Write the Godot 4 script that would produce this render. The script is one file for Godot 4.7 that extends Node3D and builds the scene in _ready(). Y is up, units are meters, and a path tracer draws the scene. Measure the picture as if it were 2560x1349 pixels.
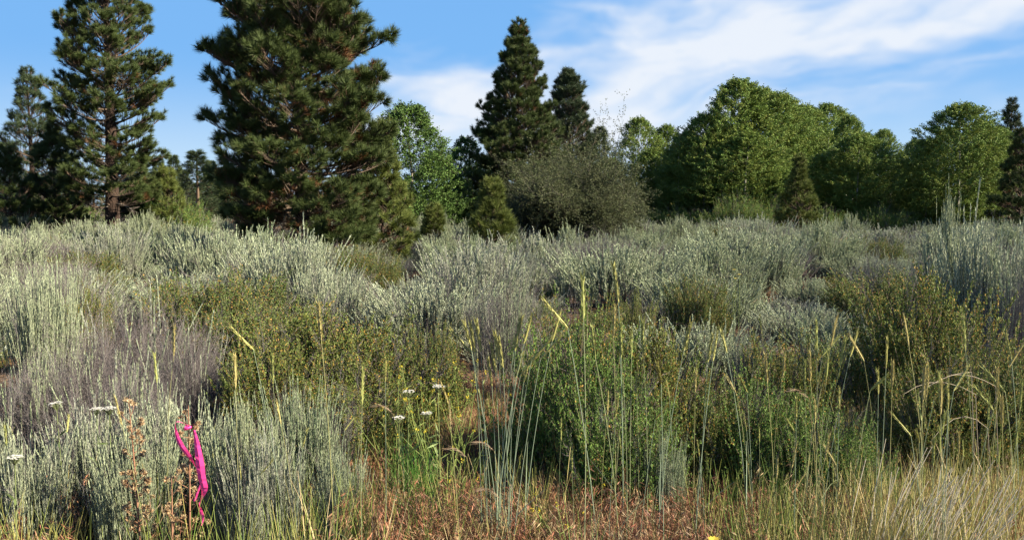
extends Node3D
# A sagebrush flat with ponderosa pines and an aspen grove behind it.

const F := 2016.0            # focal length in photo pixels
const EYE := 1.6
const PITCH := 4.665
var used := {}
var rng := RandomNumberGenerator.new()
var M := {}
var T := {}                  # small plant pieces that the larger ones are put together from
var taken: Array = []        # x, z, radius of ground that is already planted
var slope := FastNoiseLite.new()


class Geo:
	var v := PackedVector3Array()
	var n := PackedVector3Array()
	var c := PackedColorArray()
	func tri(a: Vector3, b: Vector3, d: Vector3, col: Color) -> void:
		var m := (d - a).cross(b - a).normalized()
		v.push_back(a); v.push_back(b); v.push_back(d)
		n.push_back(m); n.push_back(m); n.push_back(m)
		c.push_back(col); c.push_back(col); c.push_back(col)
	func blade(p: Vector3, dir: Vector3, side: Vector3, l: float, w: float, col: Color) -> void:
		tri(p - side * w * 0.5, p + side * w * 0.5, p + dir * l, col)
	func leaf(p: Vector3, dir: Vector3, side: Vector3, l: float, w: float, col: Color, at := 0.5) -> void:
		var q := p + dir * l * at
		tri(p, q + side * w * 0.5, p + dir * l, col)
		tri(p, p + dir * l, q - side * w * 0.5, col)
	func tube(pts: Array, radii: Array, sides: int, col: Color) -> void:
		var rings: Array = []
		for i in pts.size():
			var d: Vector3 = (pts[mini(i + 1, pts.size() - 1)] - pts[maxi(i - 1, 0)]).normalized()
			var s := d.cross(Vector3(0.31, 0.2, 0.93)).normalized()
			var t := d.cross(s)
			var ring := PackedVector3Array()
			for k in sides:
				var a := TAU * k / sides
				ring.push_back(s * cos(a) + t * sin(a))
			rings.append(ring)
		for i in pts.size() - 1:
			for k in sides:
				var j := (k + 1) % sides
				var na: Vector3 = rings[i][k]
				var nb: Vector3 = rings[i][j]
				var nc: Vector3 = rings[i + 1][k]
				var nd: Vector3 = rings[i + 1][j]
				var a: Vector3 = pts[i] + na * radii[i]
				var b: Vector3 = pts[i] + nb * radii[i]
				var cc: Vector3 = pts[i + 1] + nc * radii[i + 1]
				var dd: Vector3 = pts[i + 1] + nd * radii[i + 1]
				v.append_array(PackedVector3Array([a, cc, b, b, cc, dd]))
				n.append_array(PackedVector3Array([na, nc, nb, nb, nc, nd]))
				for q in 6:
					c.push_back(col)
	func add(g: Geo, x: Transform3D) -> void:
		v.append_array(x * g.v)
		n.append_array(Transform3D(x.basis.orthonormalized()) * g.n)
		c.append_array(g.c)
	func into(m: ArrayMesh, mat: Material) -> ArrayMesh:
		if v.is_empty():
			return m
		var a := []
		a.resize(Mesh.ARRAY_MAX)
		a[Mesh.ARRAY_VERTEX] = v
		a[Mesh.ARRAY_NORMAL] = n
		a[Mesh.ARRAY_COLOR] = c
		m.add_surface_from_arrays(Mesh.PRIMITIVE_TRIANGLES, a)
		m.surface_set_material(m.get_surface_count() - 1, mat)
		return m
	func mesh(mat: Material) -> ArrayMesh:
		return into(ArrayMesh.new(), mat)


# ---------------------------------------------------------------- helpers

func rf(a: float, b: float) -> float:
	return rng.randf_range(a, b)


func jit(col: Color, by: float, hue := 0.0) -> Color:
	var k := 1.0 + rf(-by, by)
	return Color(col.r * k * (1.0 + rf(-hue, hue)), col.g * k, col.b * k * (1.0 + rf(-hue, hue)))


func rdir() -> Vector3:
	var z := rf(-1, 1)
	var a := rf(0, TAU)
	var s := sqrt(1.0 - z * z)
	return Vector3(s * cos(a), z, s * sin(a))


func side_of(d: Vector3) -> Vector3:
	var s := d.cross(rdir())
	return s.normalized() if s.length() > 0.01 else Vector3.RIGHT


# a transform that turns +Y to dir with a random spin
func grow(p: Vector3, dir: Vector3, s := 1.0) -> Transform3D:
	var y := dir.normalized()
	var x := side_of(y)
	return Transform3D(Basis(x, y, x.cross(y)).scaled(Vector3.ONE * s), p)


func ground_y(x: float, z: float) -> float:
	return slope.get_noise_2d(x, z) * lerpf(0.08, 0.45, smoothstep(7.0, 16.0, -z))


# the point at depth z (metres ahead) that photo pixel u, v looks at
func spot(u: float, v: float, z: float) -> Vector3:
	var d := Vector3((u - 1280.0) / F, -(v - 674.5) / F, -1.0).rotated(Vector3.RIGHT, deg_to_rad(-PITCH))
	return Vector3(0, EYE, 0) + d * (z / -d.z)


func on_ground(p: Vector3) -> Vector3:
	return Vector3(p.x, ground_y(p.x, p.z) - 0.012, p.z)


func numbered(called: String) -> String:
	var k: int = used.get(called, 0)
	used[called] = k + 1
	return called if k == 0 else "%s_%03d" % [called, k]


func tag(o: Node3D, label: String, category: String, group := "", kind := "") -> Node3D:
	if label: o.set_meta("label", label)
	if category: o.set_meta("category", category)
	if group: o.set_meta("group", group)
	if kind: o.set_meta("kind", kind)
	return o


func thing(called: String, label: String, category: String, at: Vector3, turn := 0.0, group := "") -> Node3D:
	var o := Node3D.new()
	o.name = numbered(called)
	add_child(o)
	o.position = at
	o.rotation.y = turn
	return tag(o, label, category, group)


func part(called: String, m: Mesh, parent: Node3D, x := Transform3D.IDENTITY) -> MeshInstance3D:
	var o := MeshInstance3D.new()
	o.name = called
	o.mesh = m
	o.transform = x
	parent.add_child(o, true)
	return o


func stuff(called: String, label: String, category: String, sets: Array) -> Node3D:
	var o := Node3D.new()
	o.name = numbered(called)
	add_child(o)
	tag(o, label, category, "", "stuff")
	for s in sets:
		if s[1].is_empty():
			continue
		var mm := MultiMesh.new()
		mm.transform_format = MultiMesh.TRANSFORM_3D
		mm.mesh = s[0]
		mm.instance_count = s[1].size()
		for i in s[1].size():
			mm.set_instance_transform(i, s[1][i])
		var k := MultiMeshInstance3D.new()
		k.name = "tuft"
		k.multimesh = mm
		o.add_child(k, true)
	return o


func leaf_mat(called: String, rough: float, through: float, spec := 0.35, tone := 1.0) -> StandardMaterial3D:
	var m := StandardMaterial3D.new()
	m.resource_name = called
	m.albedo_color = Color(tone, tone, tone).linear_to_srgb()
	m.vertex_color_use_as_albedo = true
	m.roughness = rough
	m.metallic_specular = spec
	m.cull_mode = BaseMaterial3D.CULL_DISABLED
	if through > 0.0:
		m.backlight_enabled = true
		m.backlight = Color(through, through, through).linear_to_srgb()
	return m


func noise_tex(freq: float, ramp: Array, size := 512, seed_ := 1, octaves := 5) -> NoiseTexture2D:
	var nz := FastNoiseLite.new()
	nz.seed = seed_
	nz.frequency = freq
	nz.fractal_octaves = octaves
	var t := NoiseTexture2D.new()
	t.width = size
	t.height = size
	t.seamless = true
	t.noise = nz
	var g := Gradient.new()
	g.offsets = PackedFloat32Array(range(ramp.size()).map(func(i): return float(i) / (ramp.size() - 1)))
	g.colors = PackedColorArray(ramp)
	t.color_ramp = g
	return t


# ---------------------------------------------------------------- camera, sky, sun

func sky_image() -> ImageTexture:
	var w := 2048
	var h := 1024
	var data := PackedFloat32Array()
	data.resize(w * h * 3)
	var wide := FastNoiseLite.new()
	wide.seed = 5
	wide.frequency = 1.1
	wide.fractal_octaves = 4
	var fine := FastNoiseLite.new()
	fine.seed = 9
	fine.frequency = 3.4
	fine.fractal_octaves = 5
	var top := Color(0.085, 0.255, 0.70)
	var mid := Color(0.215, 0.50, 0.93)
	var low := Color(0.60, 0.80, 0.98)
	var white := Color(0.86, 0.91, 0.985)
	# cloud banks: azimuth, elevation (radians), half length, half height, tilt
	var banks := [
		[0.15, 0.160, 0.14, 0.080, 0.15], [0.28, 0.190, 0.20, 0.085, 0.15], [0.43, 0.205, 0.22, 0.070, 0.13], [0.60, 0.22, 0.24, 0.05, 0.12],
		[-0.065, 0.125, 0.085, 0.045, -0.2], [-0.09, 0.080, 0.11, 0.040, -0.05], [0.04, 0.11, 0.10, 0.055, 0.1], [0.16, 0.105, 0.13, 0.035, 0.0],
		[1.9, 0.5, 0.5, 0.12, 0.3], [-1.5, 0.4, 0.4, 0.09, -0.2], [-2.4, 0.7, 0.6, 0.14, 0.2], [2.8, 0.3, 0.4, 0.08, 0.1]]
	for j in h:
		var el := (0.5 - (j + 0.5) / h) * PI
		var up := maxf(el, 0.0)
		var base: Color = low.lerp(mid, smoothstep(0.0, 0.18, up)).lerp(top, smoothstep(0.10, 0.85, up))
		for i in w:
			var col := base
			if el > -0.02:
				var az := wrapf((i + 0.5) / w * TAU, -PI, PI)   # the left edge of a panorama looks ahead, along -Z
				var d := Vector3(sin(az) * cos(el), sin(el), -cos(az) * cos(el))
				var a := 0.0
				var p := Vector2(az, el * 2.6)
				var warp := wide.get_noise_2d(p.x * 2.1 + 7.0, p.y * 2.1)
				var lie := el - az * 0.16
				var streak := fine.get_noise_2d(az * 0.9 + el * 0.5 + warp * 0.2, lie * 5.5 + warp * 0.35) + 0.30 * fine.get_noise_2d(az * 4.0 + 4.0, lie * 26.0 + warp)
				for b in banks:
					var dx: float = wrapf(az - b[0], -PI, PI) * cos(el)
					if absf(dx) > b[2] * 2.2:
						continue
					var dy: float = el - b[1] - dx * b[4]
					dy += warp * 0.035
					var r: float = sqrt(pow(dx / b[2], 2.0) + pow(dy / b[3], 2.0))
					a = maxf(a, smoothstep(-0.45, 1.15, 1.0 - r + streak * 0.62))
				var thin := smoothstep(0.30, 0.75, fine.get_noise_3d(d.x * 0.7, d.y * 2.3, d.z * 0.7) + warp * 0.4) * 0.35
				a = clampf(a * (0.96 + streak * 0.3) + thin, 0.0, 0.95)
				col = base.lerp(white, a)
			var o := (j * w + i) * 3
			data[o] = col.r
			data[o + 1] = col.g
			data[o + 2] = col.b
	return ImageTexture.create_from_image(Image.create_from_data(w, h, false, Image.FORMAT_RGBF, data.to_byte_array()))


func set_view() -> void:
	var cam := Camera3D.new()
	cam.name = "camera"
	cam.position = Vector3(0, EYE, 0)
	cam.rotation_degrees.x = -PITCH
	cam.fov = rad_to_deg(2.0 * atan(674.5 / F))
	cam.far = 1500.0
	add_child(cam)
	cam.current = true
	var e := Environment.new()
	e.background_mode = Environment.BG_SKY
	var pano := PanoramaSkyMaterial.new()
	pano.panorama = sky_image()
	e.sky = Sky.new()
	e.sky.sky_material = pano
	e.background_energy_multiplier = 0.26
	e.tonemap_mode = Environment.TONE_MAPPER_LINEAR
	e.tonemap_exposure = 3.85
	e.sdfgi_enabled = true
	e.ssao_enabled = true
	e.ssil_enabled = true
	var we := WorldEnvironment.new()
	we.name = "environment"
	we.environment = e
	add_child(we)
	var sun := DirectionalLight3D.new()
	sun.name = "sun"
	sun.light_energy = 1.6
	sun.light_angular_distance = 0.5
	sun.light_color = Color(1.0, 0.945, 0.84)
	sun.shadow_enabled = true
	add_child(sun)
	var az := deg_to_rad(104.0)
	var el := deg_to_rad(30.0)
	var to_sun := Vector3(sin(az) * cos(el), sin(el), -cos(az) * cos(el))
	sun.look_at_from_position(to_sun * 50.0, Vector3.ZERO)


# ---------------------------------------------------------------- small pieces

func make_pieces() -> void:
	# leafy sage shoots, silver to green
	T.sage = []
	var tones := [Color(0.355, 0.412, 0.268), Color(0.395, 0.440, 0.315), Color(0.300, 0.375, 0.220), Color(0.345, 0.365, 0.295), Color(0.340, 0.400, 0.240)]
	for k in 15:
		var g := Geo.new()
		var l := [0.30, 0.40, 0.50][k % 3] as float
		var tone: Color = tones[k / 3]
		var bend := Vector3(rf(-0.04, 0.04), 0, rf(-0.04, 0.04))
		g.tube([Vector3.ZERO, Vector3(0, l * 0.5, 0) + bend * 0.3, Vector3(0, l, 0) + bend], [0.0034, 0.0027, 0.0014], 3, Color(0.28, 0.29, 0.22))
		var m := int(l / 0.0062)
		for i in m:
			var t := 0.08 + 0.92 * float(i) / m
			var p := Vector3(0, l * t, 0) + bend * t * t
			var a := i * 2.4 + rf(-0.4, 0.4)
			var out := Vector3(cos(a), 0, sin(a))
			var dir := (Vector3.UP + out * rf(0.18, 0.62)).normalized()
			var s := dir.cross(out).normalized().rotated(dir, rf(-0.7, 0.7))
			g.blade(p, dir, s, rf(0.026, 0.044) * (1.0 - 0.35 * t), rf(0.008, 0.012), jit(tone, 0.16, 0.05))
		T.sage.append(g)
	# bare sage twigs, purple-grey
	T.twig = []
	for k in 6:
		var g := Geo.new()
		var col := [Color(0.225, 0.20, 0.20), Color(0.285, 0.26, 0.255), Color(0.18, 0.155, 0.155)][k % 3] as Color
		twig_fan(g, Vector3.ZERO, Vector3(rf(-0.1, 0.1), 1, rf(-0.1, 0.1)).normalized(), rf(0.32, 0.46), 0.0046, 2, col)
		T.twig.append(g)
	# bitterbrush shoots: green, ochre and deep green kinds
	T.bitter = shoots([Color(0.105, 0.150, 0.035), Color(0.16, 0.185, 0.05), Color(0.085, 0.120, 0.028)], Color(0.34, 0.215, 0.05), 0.11, 8)
	T.bitter_ochre = shoots([Color(0.100, 0.145, 0.042), Color(0.125, 0.165, 0.048), Color(0.08, 0.12, 0.034)], Color(0.33, 0.215, 0.055), 0.17, 8)
	T.bitter_green = shoots([Color(0.115, 0.195, 0.045), Color(0.150, 0.235, 0.055), Color(0.09, 0.155, 0.038)], Color(0.36, 0.235, 0.06), 0.05, 8)
	# pine needle tufts
	T.tuft = tufts(Color(0.092, 0.130, 0.040), 6, 100)
	T.tuft_blue = tufts(Color(0.070, 0.105, 0.050), 5, 60)
	T.tuft_yellow = tufts(Color(0.165, 0.205, 0.050), 5, 70)
	T.tuft_brown = tufts(Color(0.20, 0.095, 0.042), 4, 46)
	# aspen sprays
	T.aspen = sprays([Color(0.130, 0.200, 0.042), Color(0.150, 0.215, 0.045), Color(0.115, 0.180, 0.040), Color(0.170, 0.215, 0.045)], 8, 0.066, 26)
	T.cotton = sprays([Color(0.085, 0.150, 0.038), Color(0.100, 0.168, 0.042), Color(0.072, 0.130, 0.034)], 6, 0.066, 26)


func twig_fan(g: Geo, p: Vector3, dir: Vector3, l: float, w: float, deep: int, col: Color) -> void:
	var q := p
	var d := dir
	var seg := 4
	for i in seg:
		var e := q + d * l / seg
		var s := side_of(d)
		var ww := w * (1.0 - 0.2 * i)
		g.tri(q - s * ww, q + s * ww, e, jit(col, 0.15))
		g.tri(q + d.cross(s) * ww, q - d.cross(s) * ww, e, jit(col, 0.15))
		if deep > 0:
			for k in (2 if deep == 2 else 1):
				var b := (d + rdir() * 0.85 + Vector3.UP * 0.10).normalized()
				twig_fan(g, q.lerp(e, rf(0.1, 0.9)), b, l * rf(0.38, 0.6), w * 0.62, deep - 1, col)
		q = e
		d = (d + rdir() * 0.16 + Vector3.UP * 0.05).normalized()


func shoots(greens: Array, ochre: Color, share: float, count: int) -> Array:
	var out: Array = []
	for k in count:
		var g := Geo.new()
		var l := rf(0.24, 0.38)
		var bend := Vector3(rf(-0.06, 0.06), 0, rf(-0.06, 0.06))
		g.tube([Vector3.ZERO, Vector3(0, l * 0.5, 0) + bend * 0.3, Vector3(0, l, 0) + bend], [0.0034, 0.0025, 0.0012], 3, Color(0.24, 0.19, 0.14))
		var m := int(l / 0.014)
		var dry := rf(0.3, 1.7) * share
		for i in m:
			var t := 0.06 + 0.94 * float(i) / m
			var p := Vector3(0, l * t, 0) + bend * t * t + rdir() * 0.007
			var body: Color = greens[rng.randi() % greens.size()]
			for j in 4:
				var dir := (Vector3.UP * 0.5 + rdir()).normalized()
				var col := jit(ochre if rng.randf() < dry else body, 0.22, 0.06)
				g.leaf(p, dir, side_of(dir), rf(0.014, 0.024), rf(0.008, 0.012), col, 0.72)
		for s in 2:
			var p := Vector3(0, l * rf(0.2, 0.7), 0)
			var d := (Vector3.UP * 0.8 + rdir()).normalized()
			var sl := rf(0.06, 0.12)
			for i in 6:
				var q := p + d * sl * (i + 1) / 6.0
				for j in 3:
					var dir := (d * 0.4 + rdir()).normalized()
					g.leaf(q, dir, side_of(dir), rf(0.014, 0.022), rf(0.008, 0.011), jit(ochre if rng.randf() < dry else greens[j % greens.size()], 0.22, 0.06), 0.72)
		out.append(g)
	return out


func tufts(col: Color, count: int, needles: int) -> Array:
	var out: Array = []
	for k in count:
		var g := Geo.new()
		var l := rf(0.10, 0.18)
		g.tube([Vector3(0, -0.05, 0), Vector3(0, l, 0)], [0.009, 0.006], 3, Color(0.15, 0.10, 0.06))
		for i in needles:
			var t := sqrt(rng.randf())
			var a := rf(0, TAU)
			var open := lerpf(1.9, 0.7, t) * rf(0.5, 1.3)
			var dir := (Vector3.UP + Vector3(cos(a), 0, sin(a)) * open + Vector3(0, 0, 0)).normalized()
			g.blade(Vector3(0, l * t, 0), dir, side_of(dir), rf(0.14, 0.21), rf(0.007, 0.011), jit(col, 0.22, 0.08))
		out.append(g)
	return out


func sprays(cols: Array, count: int, size: float, leaves: int) -> Array:
	var out: Array = []
	for k in count:
		var g := Geo.new()
		var l := rf(0.28, 0.42)
		g.tube([Vector3.ZERO, Vector3(rf(-0.03, 0.03), l, rf(-0.03, 0.03))], [0.006, 0.003], 3, Color(0.22, 0.19, 0.13))
		var body: Color = cols[k % cols.size()]
		for i in leaves:
			var t := 0.1 + 0.95 * float(i) / leaves
			var p := Vector3(0, l * t, 0) + rdir() * 0.05
			var dir := (rdir() + Vector3(0, -0.25, 0)).normalized()
			g.leaf(p, dir, side_of(dir), size * rf(0.75, 1.2), size * rf(0.75, 1.0), jit(body, 0.2, 0.08), 0.4)
		out.append(g)
	return out


# ---------------------------------------------------------------- shrubs

# a shrub of several stems; each stem carries a clump of shoots. Returns [foliage, wood].
func shrub(r: float, h: float, lobes: int, shoots_: Array, n: int, upright: float, skirt: int, bare: Array, n_bare: int, wood: Color) -> Array:
	var leaf := Geo.new()
	var stem := Geo.new()
	for k in lobes:
		var a := TAU * (k + rf(-0.35, 0.35)) / lobes
		var rr := r * (rf(0.45, 0.78) if k % 3 else rf(0.0, 0.35))
		var out := Vector3(cos(a), 0, sin(a))
		var top: float = h * rf(0.58, 1.0) * (1.0 - 0.6 * pow(rr / r, 2.0))
		var hub := out * rr * 0.8 + Vector3(0, top * rf(0.35, 0.5), 0)
		var lr := r * rf(0.26, 0.42)
		var knee := out * rr * 0.35 + Vector3(rf(-0.05, 0.05), top * 0.16, rf(-0.05, 0.05))
		stem.tube([out * 0.03 + Vector3(0, -0.04, 0), knee, hub], [0.022, 0.017, 0.011], 5, jit(wood, 0.15))
		for j in 5:
			var e := hub + Vector3(rf(-lr, lr) * 0.7, (top - hub.y) * rf(0.45, 0.75), rf(-lr, lr) * 0.7)
			stem.tube([hub, hub.lerp(e, 0.5) + rdir() * 0.025, e], [0.009, 0.006, 0.003], 3, jit(wood, 0.2))
		for j in n / lobes:
			var q := Vector2.from_angle(rf(0, TAU)) * sqrt(rng.randf())
			var dome := 1.0 - 0.30 * q.length_squared()
			var p := Vector3(out.x * rr + q.x * lr, 0, out.z * rr + q.y * lr)
			var sp: Geo = shoots_[rng.randi() % shoots_.size()]
			var tall := rf(0.80, 1.12) if rng.randf() < 0.92 else rf(1.2, 1.5)
			var hang := 0.0 if rng.randf() < 0.62 else rf(0.1, 0.4)
			p.y = maxf(top * dome - 0.30 * tall - hang * top * 0.8 + rf(-0.05, 0.05), 0.02)
			var lean := Vector3(p.x, 0, p.z) / r * (1.0 - upright) + rdir() * 0.16 * (1.6 - upright)
			leaf.add(sp, grow(p, Vector3.UP * maxf(upright, 0.35) + lean, tall))
		for j in n_bare / lobes:
			var q := Vector2.from_angle(rf(0, TAU)) * sqrt(rng.randf())
			var p := Vector3(out.x * rr + q.x * lr, 0, out.z * rr + q.y * lr)
			p.y = maxf(top * rf(0.25, 0.80) - 0.12, 0.02)
			stem.add(bare[rng.randi() % bare.size()], grow(p, Vector3.UP * 1.1 + Vector3(p.x, 0, p.z) / r * 0.6 + rdir() * 0.25, rf(0.8, 1.15)))
	for j in skirt:
		var a := rf(0, TAU)
		var out := Vector3(cos(a), 0, sin(a))
		var p := out * r * rf(0.55, 0.92) + Vector3(0, h * rf(0.02, 0.58), 0)
		leaf.add(shoots_[rng.randi() % shoots_.size()], grow(p, Vector3.UP * (0.5 + upright * 0.6) + out * rf(0.2, 0.7) + rdir() * 0.2, rf(0.7, 1.1)))
	return [leaf, stem]


func make_shrubs() -> void:
	T.sage_kind = []
	for k in 6:
		var own: Array = T.sage.slice((k % 5) * 3, (k % 5) * 3 + 3) + T.sage.slice(0, 2)
		var s := shrub(rf(0.58, 0.70), 1.0, 7 + k % 3, own, 680, 0.92, 260, T.twig, 30 + 14 * (k % 3), Color(0.19, 0.165, 0.15))
		T.sage_kind.append([s[0].mesh(M.sage), s[1].mesh(M.twig)])
	T.sage_bare = []
	for k in 3:
		var s := shrub(rf(0.62, 0.7), 1.0, 9, T.sage, 36 + 100 * k, 0.9, 20 + 20 * k, T.twig, 230, Color(0.17, 0.15, 0.145))
		T.sage_bare.append([s[0].mesh(M.sage), s[1].mesh(M.twig)])
	T.bush = {}
	for kind in ["bitter", "bitter_ochre", "bitter_green"]:
		T.bush[kind] = []
		for k in (2 if kind == "bitter" else 1):
			var s := shrub(0.66, 1.0, 11, T[kind], 380, 0.55, 190, T.twig, 30, Color(0.16, 0.125, 0.10))
			T.bush[kind].append([s[0].mesh(M.leaf), s[1].mesh(M.twig)])


func put_shrub(kind: Array, called: String, label: String, category: String, at: Vector3, width: float, height: float, group := "") -> Node3D:
	var o := thing(called, label, category, on_ground(at), rf(0, TAU), group)
	o.scale = Vector3(width / 1.5, height / 1.06, width / 1.5)
	part("foliage", kind[0], o)
	part("woody_stems", kind[1], o)
	return o


# from pixels: middle u, top v, width in pixels, depth
func shrub_at(kind: Array, called: String, label: String, category: String, u: float, v: float, w: float, z: float, group := "") -> Node3D:
	var p := spot(u, v, z)
	var width := w / F * z * (1.2 if called == "bitterbrush" else 1.0)
	taken.append(Vector3(p.x, p.z, width * 0.46))
	return put_shrub(kind, called, label, category, p, width, maxf(p.y, 0.3), group)


# ---------------------------------------------------------------- pines

func branch(l: float, kind: Array, brown: float, density: float) -> Array:
	var wood := Geo.new()
	var leaf := Geo.new()
	var bark := Color(0.135, 0.10, 0.075)
	var pts: Array = []
	var radii: Array = []
	var n := 7
	var sway := rf(-0.12, 0.12)
	for i in n + 1:
		var t := float(i) / n
		pts.append(Vector3(l * t * (1.0 - 0.10 * t), l * (0.30 * t * t - 0.06 * t), l * sway * sin(t * 3.0)))
		radii.append(lerpf(0.010 + 0.014 * l, 0.005, t))
	wood.tube(pts, radii, 5, bark)
	var steps := maxi(2, int(l * density * 7.6))
	for i in steps:
		var t := lerpf(0.34, 1.0, (i + rf(0, 0.9)) / steps)
		var f := t * n
		var k := mini(int(f), n - 1)
		var p: Vector3 = pts[k].lerp(pts[k + 1], f - k)
		var along: Vector3 = (pts[k + 1] - pts[k]).normalized()
		for s in [-1.0, 1.0]:
			if rng.randf() < 0.12:
				continue
			var d: Vector3 = (along * rf(0.6, 1.1) + Vector3(0, rf(0.05, 0.55), s * rf(0.6, 1.2))).normalized()
			var bl: float = (1.0 - t) * l * rf(0.30, 0.52) + rf(0.10, 0.22)
			var e: Vector3 = p + d * bl + Vector3(0, bl * 0.18, 0)
			wood.tube([p, p.lerp(e, 0.5) - Vector3(0, bl * 0.05, 0), e], [0.010, 0.008, 0.005], 3, bark)
			var m := maxi(1, int(bl / 0.27))
			for j in m:
				var q := e.lerp(p, float(j) / m * 0.8)
				var dry := rng.randf() < brown * 2.4 * pow(1.15 - t, 1.5)
				var list: Array = T.tuft_brown if dry else kind
				leaf.add(list[rng.randi() % list.size()], grow(q, d + Vector3(0, 0.45, 0) + rdir() * (0.15 if j == 0 else 0.55), rf(0.85, 1.15)))
	var tip: Vector3 = pts[n]
	for j in 3:
		leaf.add(kind[rng.randi() % kind.size()], grow(tip, Vector3(1, 0.6, 0) + rdir() * 0.4 * j, rf(0.95, 1.2)))
	return [wood.mesh(M.twig), leaf.mesh(M.needle)]


func make_branches() -> void:
	T.branch = {}
	for kind in [["green", T.tuft, 0.015, 1.0], ["blue", T.tuft_blue, 0.0, 0.9], ["yellow", T.tuft_yellow, 0.02, 1.0], ["dry", T.tuft, 0.38, 0.8]]:
		var lists: Array = []
		for l in [0.35, 0.65, 1.0, 1.45, 1.95, 2.5]:
			var alike: Array = []
			for k in (3 if kind[0] == "green" else 2):
				alike.append(branch(l, kind[1], kind[2], kind[3]))
			lists.append([l, alike])
		T.branch[kind[0]] = lists
	# dead branches: bare grey wood
	T.dead = []
	for k in 3:
		var g := Geo.new()
		var l := rf(0.9, 1.4)
		var pts := [Vector3.ZERO, Vector3(l * 0.4, -0.05, rf(-0.08, 0.08)), Vector3(l * 0.75, -0.16, rf(-0.1, 0.1)), Vector3(l, -0.34, rf(-0.15, 0.15))]
		g.tube(pts, [0.018, 0.013, 0.009, 0.003], 4, Color(0.27, 0.235, 0.20))
		for j in 14:
			var p: Vector3 = pts[1 + j % 2].lerp(pts[2 + j % 2], rng.randf())
			var e := p + Vector3(rf(0.0, 0.3), rf(-0.25, 0.15), rf(-0.35, 0.35))
			g.tube([p, p.lerp(e, 0.5) + rdir() * 0.04, e], [0.007, 0.005, 0.002], 3, Color(0.28, 0.24, 0.205))
		T.dead.append(g.mesh(M.twig))


# shape: array of [share of height, crown radius]
func pine(called: String, label: String, at: Vector3, h: float, shape: Array, kind: String, trunk_r: float, gap := 0.34, group := "", dry := 0.0, per := 6, bare_to := 0.0) -> Node3D:
	var o := thing(called, label, "tree", on_ground(at), 0.0, group)
	var g := Geo.new()
	var pts: Array = []
	var radii: Array = []
	var lean := Vector3(rf(-0.02, 0.02), 0, rf(-0.02, 0.02)) * h
	for i in 13:
		var t := i / 12.0
		pts.append(Vector3(0, h * t - 0.05, 0) + lean * sin(t * 3.0) * 0.5)
		radii.append(trunk_r * (1.0 - t * 0.96) * (1.35 if i == 0 else 1.0))
	g.tube(pts, radii, 12, Color(1, 1, 1))
	part("trunk", g.mesh(M.bark), o)
	var y: float = shape[0][0] * h
	var turn := rf(0, TAU)
	while y < h * 0.985:
		var t := y / h
		var r := 0.0
		for i in shape.size() - 1:
			if t >= shape[i][0] and t <= shape[i + 1][0]:
				r = lerpf(shape[i][1], shape[i + 1][1], (t - shape[i][0]) / maxf(shape[i + 1][0] - shape[i][0], 0.001))
		var count := per if r > 0.6 else 5
		turn += 0.7
		for b in count:
			var az := turn + TAU * (b + rf(-0.3, 0.3)) / count
			var want := maxf(r * rf(0.68, 1.12), 0.3)
			var rise := lerpf(-0.12, 0.75, pow(t, 1.3)) + rf(-0.22, 0.22)
			var lists: Array = T.branch["dry" if rng.randf() < dry * (1.0 - t) * 1.6 else kind]
			var best: Array = lists[0]
			for c in lists:
				if absf(c[0] - want) < absf(best[0] - want):
					best = c
			var pick: Array = best[1][rng.randi() % best[1].size()]
			var sc: float = clampf(want / best[0], 0.7, 1.3)
			var f := t * 12.0
			var kk := mini(int(f), 11)
			var from: Vector3 = pts[kk].lerp(pts[kk + 1], f - kk) + Vector3(0, rf(-0.12, 0.12), 0)
			var x := Transform3D(Basis(Vector3.UP, az) * Basis(Vector3.BACK, rise) * Basis(Vector3.RIGHT, rf(-0.3, 0.3)), from)
			x.basis = x.basis.scaled_local(Vector3.ONE * sc)
			var w := part("branch", pick[0], o, x)
			part("needles", pick[1], w)
		if t < bare_to:
			for b in 3:
				var x := Transform3D(Basis(Vector3.UP, rf(0, TAU)), Vector3(0, y + rf(-0.1, 0.1), 0))
				var dd := part("dead_branch", T.dead[rng.randi() % 3], o, x)
				dd.set_meta("label", "bare grey dead branch low on the trunk")
		y += gap * (1.0 if r > 0.6 else 0.72)
	return o


# ---------------------------------------------------------------- aspens and the like

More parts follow.
